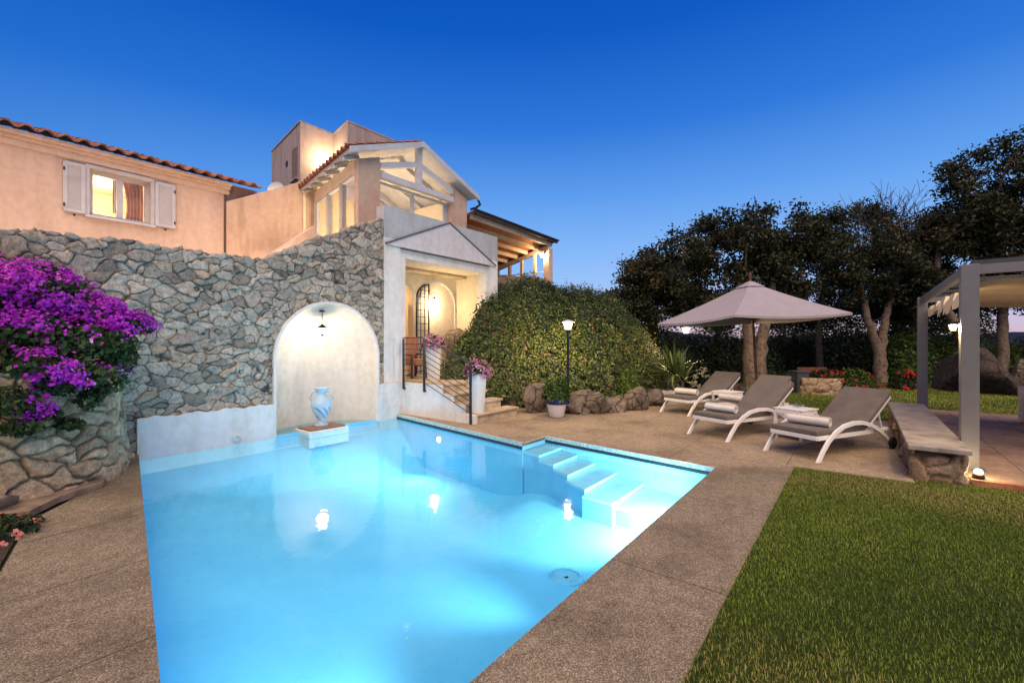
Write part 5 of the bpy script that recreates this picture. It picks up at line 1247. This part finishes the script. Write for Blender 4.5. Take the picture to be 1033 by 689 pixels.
C, u = cloud(blobs, 6500, .75)
lob = .8*fnoise(C, 7, 15)+.5*fnoise(C, 15, 16)+.9*np.clip((C[:, 2]-1.52)/.35, -1.3, .75)+.3*rng.normal(size=len(C)); keepm = (lob > .5) & (u[:, 2] > -.6); C, u = C[keepm], u[keepm]
C2, u2 = cloud(low, 700, .8); k2 = fnoise(C2, 7, 18) > .32; C, u = np.concatenate([C, C2[k2]]), np.concatenate([u, u2[k2]])
C = C+.06*np.stack([fnoise(C, 5, 1), fnoise(C, 5, 2), fnoise(C, 5, 3)], 1)+u*.03
B = np.repeat(C, 5, 0)+rng.normal(0, .026, (len(C)*5, 3)); uB = np.repeat(u, 5, 0)
leaves('bracts', B, .038, 'bract', bg, .5+.25*fnoise(B, 3, 25)+np.repeat(rng.normal(0, .16, len(C)), 5)+rng.normal(0, .14, len(B)), .8, uB)
b = MB()
for k in range(14):
    i = random.randrange(len(blobs)); e = CZ(blobs[i][0], blobs[i][1], blobs[i][2]); s_ = Vector((.3+random.uniform(-.5, .5), 6.7+random.uniform(-.3, .3), PTOPZ-.06)); md = s_.lerp(e, .5)+Vector((0, 0, .35)); b.tube([s_, md, e+Vector((random.uniform(-.2, .2), random.uniform(-.2, .2), -.05))], [.022, .014, .006], 6)
for x0, y0, x1, y1, Z in ((0, 368, 100, 362, 4.6), (40, 352, 15, 425, 4.35), (90, 365, 112, 395, 4.7)): b.tube([CZ(x0, y0, Z), CZ((x0+x1)/2, (y0+y1)/2+4, Z-.05), CZ(x1, y1, Z)], [.008, .007, .004], 6)
b.build('stems', 'bark', bg, 60)
# pink flowers at the bottom left corner
q = G(14, 538); bush('flower_clump', 'coral pink flowers in the dark bed at the left edge', 'flowers', (q.x-.06, q.y+.06, 0), (.24, .24, .11), 420, .05, 'boug_leaf', tb=.25, flowers=('coral_petal', 13, .036, 8, 'blossoms'))

# ================================================================ TREES
def tube_np(acc, pts, rad, n=6):
    acc.tube(pts, rad, n, True)
def tree(label, base, trunks, blobs, ncl, per, lsize, leafm, barkm='bark_dark', cl=.30, seed=0, group='trees behind the garden', twigs=60, name='tree', vis=1.):
    r = np.random.default_rng(seed); t = thing(name, label, 'tree', base, group)
    lsize *= 1.2; sub = []
    for c0, R0 in blobs:
        for q_ in range(max(7, int(15*(R0/1.3)))):
            uu = r.normal(size=3); uu /= np.linalg.norm(uu); sub.append((np.array(tuple(c0))+uu*R0*r.uniform(.25, 1.02)*np.array([1, 1, .85]), R0*r.uniform(.20, .46), r.normal(0, .13)))
    ncl = int(ncl*2.5); w = np.array([b_[1]**2 for b_ in sub]); k = r.choice(len(sub), ncl, p=w/w.sum())
    u = r.normal(size=(ncl, 3)); u /= np.linalg.norm(u, axis=1, keepdims=True); rad = r.uniform(.05, 1.05, ncl)**(1/2.2)
    C = np.array([b_[0] for b_ in sub])[k]+u*(rad*np.array([b_[1] for b_ in sub])[k])[:, None]; subt = np.array([b_[2] for b_ in sub])[k]; cl *= .62; per = int(per*.62)
    b = MB(); tips = []
    for tr, r0, r1 in trunks:
        pts = [Vector(p) for p in tr]; cv_ = catmull(pts, 6) if len(pts) > 2 else pts
        cv_ = [p+Vector((r.normal()*.02, r.normal()*.02, 0)) for p in cv_]; b.tube(cv_, list(np.linspace(r0, r1, len(cv_))), 9); tips += cv_[len(cv_)*2//3:]
    tp_ = np.array([tuple(p) for p in tips])
    order = r.permutation(ncl)[:twigs]
    nodes = [tuple(p) for p in tp_]
    for i in order:
        e = Vector(C[i]); arr = np.array(nodes); j = int(np.argmin(np.linalg.norm(arr-C[i], axis=1)+.8*np.maximum(0, arr[:, 2]-C[i][2]))); s_ = Vector(nodes[j]); L = (e-s_).length
        md = s_.lerp(e, .5)+Vector((r.normal()*.1*L, r.normal()*.1*L, .08*L)); r_ = .016+.018*min(L, 2); b.tube([s_, s_.lerp(md, .5)+Vector((0, 0, .03*L)), md, e], [r_, r_*.8, r_*.6, .006], 5)
        nodes += [tuple(md), tuple(e)]
    b.build('trunk', barkm, t, 60)
    n = ncl*per; P_ = np.repeat(C, per, 0)+r.normal(0, 1, (n, 3))*np.array([cl, cl, cl*.62])
    tt_ = .5+np.repeat(subt+r.normal(0, .12, ncl), per)+r.normal(0, .2, n)
    leaves('crown', P_, lsize, leafm, t, tt_, .5)
    return t
def B3(px, py, Z, rp): return (CZ(px, py, Z), rp*Z/F)
def gp(px, Z): v = CZ(px, 344, Z); return Vector((v.x, v.y, -.03))
def tr(Z, *p): return [gp(p[0][0], Z) if len(q_) == 1 else CZ(q_[0], q_[1], Z+(q_[2] if len(q_) > 2 else 0)) for q_ in p]
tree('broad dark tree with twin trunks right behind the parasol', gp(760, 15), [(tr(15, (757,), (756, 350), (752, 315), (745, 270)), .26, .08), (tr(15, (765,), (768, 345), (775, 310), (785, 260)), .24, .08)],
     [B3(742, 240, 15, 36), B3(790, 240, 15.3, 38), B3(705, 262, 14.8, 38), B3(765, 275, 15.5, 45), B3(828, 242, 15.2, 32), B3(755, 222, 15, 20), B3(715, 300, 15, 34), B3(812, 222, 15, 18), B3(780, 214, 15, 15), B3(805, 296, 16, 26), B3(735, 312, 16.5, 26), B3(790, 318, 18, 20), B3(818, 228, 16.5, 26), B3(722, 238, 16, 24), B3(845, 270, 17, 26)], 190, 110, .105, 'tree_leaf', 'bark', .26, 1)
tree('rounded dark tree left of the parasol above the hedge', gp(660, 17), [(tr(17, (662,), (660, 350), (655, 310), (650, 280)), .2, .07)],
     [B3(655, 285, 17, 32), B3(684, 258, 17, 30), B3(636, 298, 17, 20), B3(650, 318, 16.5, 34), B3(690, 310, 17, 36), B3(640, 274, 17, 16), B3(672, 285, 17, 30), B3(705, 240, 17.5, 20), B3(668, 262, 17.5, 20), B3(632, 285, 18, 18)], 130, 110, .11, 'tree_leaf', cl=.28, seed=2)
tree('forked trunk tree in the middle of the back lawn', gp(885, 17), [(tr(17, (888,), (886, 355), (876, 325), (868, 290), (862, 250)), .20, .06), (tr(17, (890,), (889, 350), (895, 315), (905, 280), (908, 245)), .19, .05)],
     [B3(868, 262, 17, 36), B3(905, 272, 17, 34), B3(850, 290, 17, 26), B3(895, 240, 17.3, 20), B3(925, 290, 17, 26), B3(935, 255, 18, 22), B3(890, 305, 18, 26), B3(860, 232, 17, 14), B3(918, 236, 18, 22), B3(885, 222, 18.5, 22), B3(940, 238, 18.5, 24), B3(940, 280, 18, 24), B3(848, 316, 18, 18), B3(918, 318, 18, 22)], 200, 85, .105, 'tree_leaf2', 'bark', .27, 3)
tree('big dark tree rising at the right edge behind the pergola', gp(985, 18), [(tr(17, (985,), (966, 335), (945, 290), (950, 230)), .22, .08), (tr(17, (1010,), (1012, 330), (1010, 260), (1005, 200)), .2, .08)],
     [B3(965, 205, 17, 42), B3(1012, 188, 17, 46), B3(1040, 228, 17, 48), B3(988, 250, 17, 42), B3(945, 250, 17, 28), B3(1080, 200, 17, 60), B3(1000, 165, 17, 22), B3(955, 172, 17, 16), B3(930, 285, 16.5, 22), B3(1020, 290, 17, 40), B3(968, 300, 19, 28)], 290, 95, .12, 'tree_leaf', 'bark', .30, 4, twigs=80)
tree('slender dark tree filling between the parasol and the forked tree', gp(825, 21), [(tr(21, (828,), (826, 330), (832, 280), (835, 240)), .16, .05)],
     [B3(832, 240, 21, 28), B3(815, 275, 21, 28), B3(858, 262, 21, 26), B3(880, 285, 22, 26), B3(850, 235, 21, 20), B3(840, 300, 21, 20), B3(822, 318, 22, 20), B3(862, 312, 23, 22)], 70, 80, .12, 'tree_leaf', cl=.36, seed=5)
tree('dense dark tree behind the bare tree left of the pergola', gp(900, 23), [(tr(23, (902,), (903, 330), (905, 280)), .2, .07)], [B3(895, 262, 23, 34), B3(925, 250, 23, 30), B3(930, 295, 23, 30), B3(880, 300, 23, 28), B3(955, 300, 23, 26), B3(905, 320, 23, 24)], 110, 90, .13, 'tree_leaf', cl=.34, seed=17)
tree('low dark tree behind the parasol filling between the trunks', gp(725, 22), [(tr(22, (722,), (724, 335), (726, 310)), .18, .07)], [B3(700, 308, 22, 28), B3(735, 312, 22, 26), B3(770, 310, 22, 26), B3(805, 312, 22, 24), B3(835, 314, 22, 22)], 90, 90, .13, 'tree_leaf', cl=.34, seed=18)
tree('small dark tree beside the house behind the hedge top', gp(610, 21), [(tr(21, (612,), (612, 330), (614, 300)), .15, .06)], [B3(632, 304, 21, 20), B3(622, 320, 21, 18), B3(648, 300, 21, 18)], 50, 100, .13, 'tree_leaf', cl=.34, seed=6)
# leafless tree
t = thing('bare_tree', 'leafless twiggy tree between the forked tree and the right tree', 'tree', gp(908, 19), 'trees behind the garden'); b = MB(); rb = random.Random(5)
def branch(p, d, L, r_, lv):
    q = p+d*L; m_ = p.lerp(q, .5)+Vector((rb.gauss(0, .04), rb.gauss(0, .04), 0))*L; b.tube([p, m_, q], [r_, r_*.85, r_*.68], 5 if lv < 3 else 3, False)
    if lv >= 6: return
    for k in range(4 if lv in (0, 1, 2) else 3 if lv < 5 else 2):
        nd = (d+Vector((rb.gauss(0, .48), rb.gauss(0, .48), rb.gauss(.12, .22)))).normalized(); branch(q if k else p.lerp(q, .75), nd, L*rb.uniform(.62, .86), max(r_*.58, .010), lv+1)
branch(gp(908, 19), Vector((0, 0, 1)), 2.35, .15, 0); b.build('branches', 'bark_dark', t, 60)
# understory
q = gp(725, 19); bush('background_hedge', 'dark hedge mass behind the parasol pole', 'hedge', (q.x, q.y, 0), (2.4, 2.4, 2.1), 9000, .13, 'shrub_dark', tb=.4)
q = gp(668, 16.5); bush('background_hedge', 'dark hedge behind the second garden lamp', 'hedge', (q.x, q.y, 0), (1.7, 1.7, 2.0), 6500, .12, 'shrub_dark', tb=.4)
q = gp(865, 22); bush('background_hedge', 'dark low hedge behind the forked tree', 'hedge', (q.x, q.y, 0), (2.6, 2.3, 2.2), 8000, .13, 'shrub_dark', tb=.45)
q = gp(795, 25); bush('background_hedge', 'low dark hedge under the sunset glow', 'hedge', (q.x, q.y, 0), (2.6, 2.3, 2.5), 8500, .14, 'shrub_dark', tb=.3)
q = gp(915, 17.6); bush('shrub', 'bright green lamp lit shrub right of the forked trunk', 'shrub', (q.x, q.y, 0), (1.15, 1.0, 1.9), 5200, .11, 'shrub_leaf', tb=.4)
q = gp(950, 18.5); bush('shrub', 'leafy green shrub behind the big boulder and pergola', 'shrub', (q.x, q.y, 0), (1.5, 1.2, 1.7), 4500, .11, 'shrub_leaf', tb=.3)
q = gp(1018, 18.5); bush('background_hedge', 'light green clipped hedge above the big boulder', 'hedge', (q.x, q.y, 0), (2.3, 1.5, 1.62), 7000, .10, 'shrub_leaf', tb=.55)
q = gp(835, 29); bush('background_hedge', 'distant dark hedge in the gap between the trees', 'hedge', (q.x, q.y, 0), (5.5, 3.0, 3.7), 9000, .17, 'shrub_dark', tb=.3)
q = gp(945, 26); bush('background_hedge', 'distant dark hedge behind the pergola posts', 'hedge', (q.x, q.y, 0), (5.0, 3.0, 4.3), 12000, .17, 'shrub_dark', tb=.35)
q = gp(1085, 17); bush('background_hedge', 'dark hedge at the far right edge', 'hedge', (q.x, q.y, 0), (2.2, 2.0, 2.2), 6000, .12, 'shrub_dark', tb=.4)
q = CZ(985, 394, 14.2); boulder('boulder', (q.x, q.y, .30), (2.1, 1.3, 1.45), 'rock_dark', 'huge dark boulder on the lawn behind the pergola posts', seed=160)
q = CZ(1042, 394, 14.0); boulder('boulder', (q.x, q.y, .3), (1.0, .8, 1.0), 'rock', 'lighter boulder right of the huge dark one', seed=163)
# round stone bed with red flowers
q = G(834, 397.5)+FWD*.45; rp = thing('round_planter', 'low round stone planter on the back lawn', 'planter', (q.x, q.y, 0))
def ringP(U, V):
    uu, vv = np.meshgrid(U, V, indexing='ij'); a = uu/.62; return uu, vv, np.stack([q.x+.62*np.cos(a), q.y+.62*np.sin(a), vv], -1), np.stack([np.cos(a), np.sin(a), 0*a], -1)
rubble('stonework', ringP, np.linspace(0, 2*PI*.62, 130), np.linspace(-.04, .46, 18), 'stone_warm', rp, (.3, .2), 33, .03, joint=.04)
MB().lathe([(.63, .42), (0, .45)], (q.x, q.y, 0), 28).build('soil', 'soil', rp)
bush('flower_clump', 'low plant with red flowers in the round stone planter', 'flowers', (q.x+.25, q.y-.2, .43), (.5, .45, .22), 700, .08, 'shrub_dark', tb=.5, flowers=('red_petal', 14, .05, 10, 'blossoms'))
q = G(871, 398)+FWD*.3; bush('flowering_bush', 'round green bush with red flowers behind the front right lounger', 'flowering shrub', (q.x, q.y, 0), (.62, .58, .66), 2600, .085, 'shrub_leaf', tb=.35, flowers=('red_petal', 20, .045, 8, 'blossoms'))
q = CZ(912, 386, 14.5); bush('flowering_bush', 'red geraniums under the bright shrub near the pergola', 'flowering shrub', (q.x, q.y, 0), (.75, .4, .5), 1400, .085, 'shrub_dark', tb=.5, flowers=('red_petal', 16, .07, 14, 'blossoms'))
q = gp(822, 15.2); t = thing('wooden_bench', 'low reddish wooden bench behind the round planter', 'bench', q)
MB().box(q+Vector((0, 0, .47)), (1.0, .35, .06), rzt, .01).build('seat', 'brick', t); MB().box(q+FWD*.16+Vector((0, 0, .58)), (1.0, .05, .14), rzt, .01).build('backrest', 'brick', t)
for s in (-.42, .42): MB().box(q+RGT*s+Vector((0, 0, .21)), (.07, .3, .46), rzt).build('leg', 'brick', t)
q = gp(806, 13.3); t = thing('garden_cabinet', 'charcoal cabinet standing on the grass left of the round planter', 'cabinet', q)
MB().box(q+Vector((0, 0, .31)), (.34, .4, .62), rzt, .015).build('body', 'grey_box', t); MB().box(q+Vector((0, 0, .645)), (.38, .44, .04), rzt, .01).build('lid', 'grey_box', t)
a, c = gp(878, 14.8), gp(935, 14.8); o = MB().bar((a.x, a.y, .03), (c.x, c.y, .03), .12, .16, .03).build('log_edging', 'brown_wood', None, None, (a.x, a.y, 0)); tag(o, 'brown log edging in front of the red geraniums', 'edging')

# ================================================================ SKY, FILL SUN, CAMERA
w = bpy.data.worlds.new('World'); S.world = w; w.use_nodes = True; nt = w.node_tree; nt.nodes.clear()
out = N(nt, 'ShaderNodeOutputWorld'); tc = N(nt, 'ShaderNodeTexCoord')
sx = N(nt, 'ShaderNodeSeparateXYZ'); nrmn = N(nt, 'ShaderNodeVectorMath', operation='NORMALIZE'); nt.links.new(tc.outputs['Generated'], nrmn.inputs[0]); nt.links.new(nrmn.outputs[0], sx.inputs[0])
sd = (.962, .272)
dot = mathn(nt, 'ADD', mathn(nt, 'MULTIPLY', sx.outputs[0], sd[0]), mathn(nt, 'MULTIPLY', sx.outputs[1], sd[1]))
el = sx.outputs[2]
glow = ramp(nt, [(0, (.66, .46, .50)), (.03, (.62, .52, .68)), (.07, (.46, .55, .88)), (.13, (.31, .54, .96)), (.2, (.22, .47, .94)), (.3, (.11, .34, .86)), (.42, (.028, .19, .71)), (.56, (.004, .105, .56)), (.72, (.001, .06, .42)), (1, (.002, .04, .22))], el)
dusk = ramp(nt, [(0, (.16, .22, .40)), (.08, (.08, .22, .55)), (.2, (.015, .19, .66)), (.4, (.001, .12, .56)), (.6, (.0005, .075, .43)), (1, (.001, .035, .2))], el)
fac = N(nt, 'ShaderNodeMapRange'); fac.interpolation_type = 'SMOOTHSTEP'; nt.links.new(dot, fac.inputs[0]); fac.inputs[1].default_value = -.2; fac.inputs[2].default_value = .85
sky = mixc(nt, fac.outputs[0], dusk.outputs[0], glow.outputs[0])
bgd = N(nt, 'ShaderNodeBackground'); nt.links.new(sky, bgd.inputs[0]); bgd.inputs[1].default_value = 1.0
ns = N(nt, 'ShaderNodeTexSky', sky_type='NISHITA'); ns.sun_disc = False; ns.sun_elevation = math.radians(1.); ns.sun_rotation = math.radians(74.)
bg2 = N(nt, 'ShaderNodeBackground'); nt.links.new(ns.outputs[0], bg2.inputs[0]); bg2.inputs[1].default_value = .002
ad = N(nt, 'ShaderNodeAddShader'); nt.links.new(bgd.outputs[0], ad.inputs[0]); nt.links.new(bg2.outputs[0], ad.inputs[1]); nt.links.new(ad.outputs[0], out.inputs[0])
sun = bpy.data.lights.new('warm_fill_sun', 'SUN'); sun.energy = 4.4; sun.angle = math.radians(70); sun.color = (1., .76, .53)  # added warm fill from behind the camera; no such source at dusk
so = bpy.data.objects.new('warm_fill_sun', sun); COL.objects.link(so); so.rotation_euler = Vector((.5, .45, -.9)).to_track_quat('-Z', 'Y').to_euler()
cam = bpy.data.cameras.new('camera'); cam.sensor_width = 36; cam.lens = 36*F/1033; cam.clip_end = 2000; cam.clip_start = .05
co = bpy.data.objects.new('camera', cam); COL.objects.link(co); co.location = (0, 0, EYE); co.rotation_euler = FWD.to_track_quat('-Z', 'Y').to_euler(); S.camera = co
S.view_settings.view_transform = 'Standard'; S.view_settings.look = 'None'; S.view_settings.exposure = 0; S.view_settings.gamma = 1
cy = S.cycles; cy.use_denoising = True; cy.max_bounces = 8; cy.diffuse_bounces = 4; cy.glossy_bounces = 3; cy.transparent_max_bounces = 12; cy.caustics_reflective = False; cy.caustics_refractive = False; cy.sample_clamp_indirect = 6; cy.use_light_tree = True
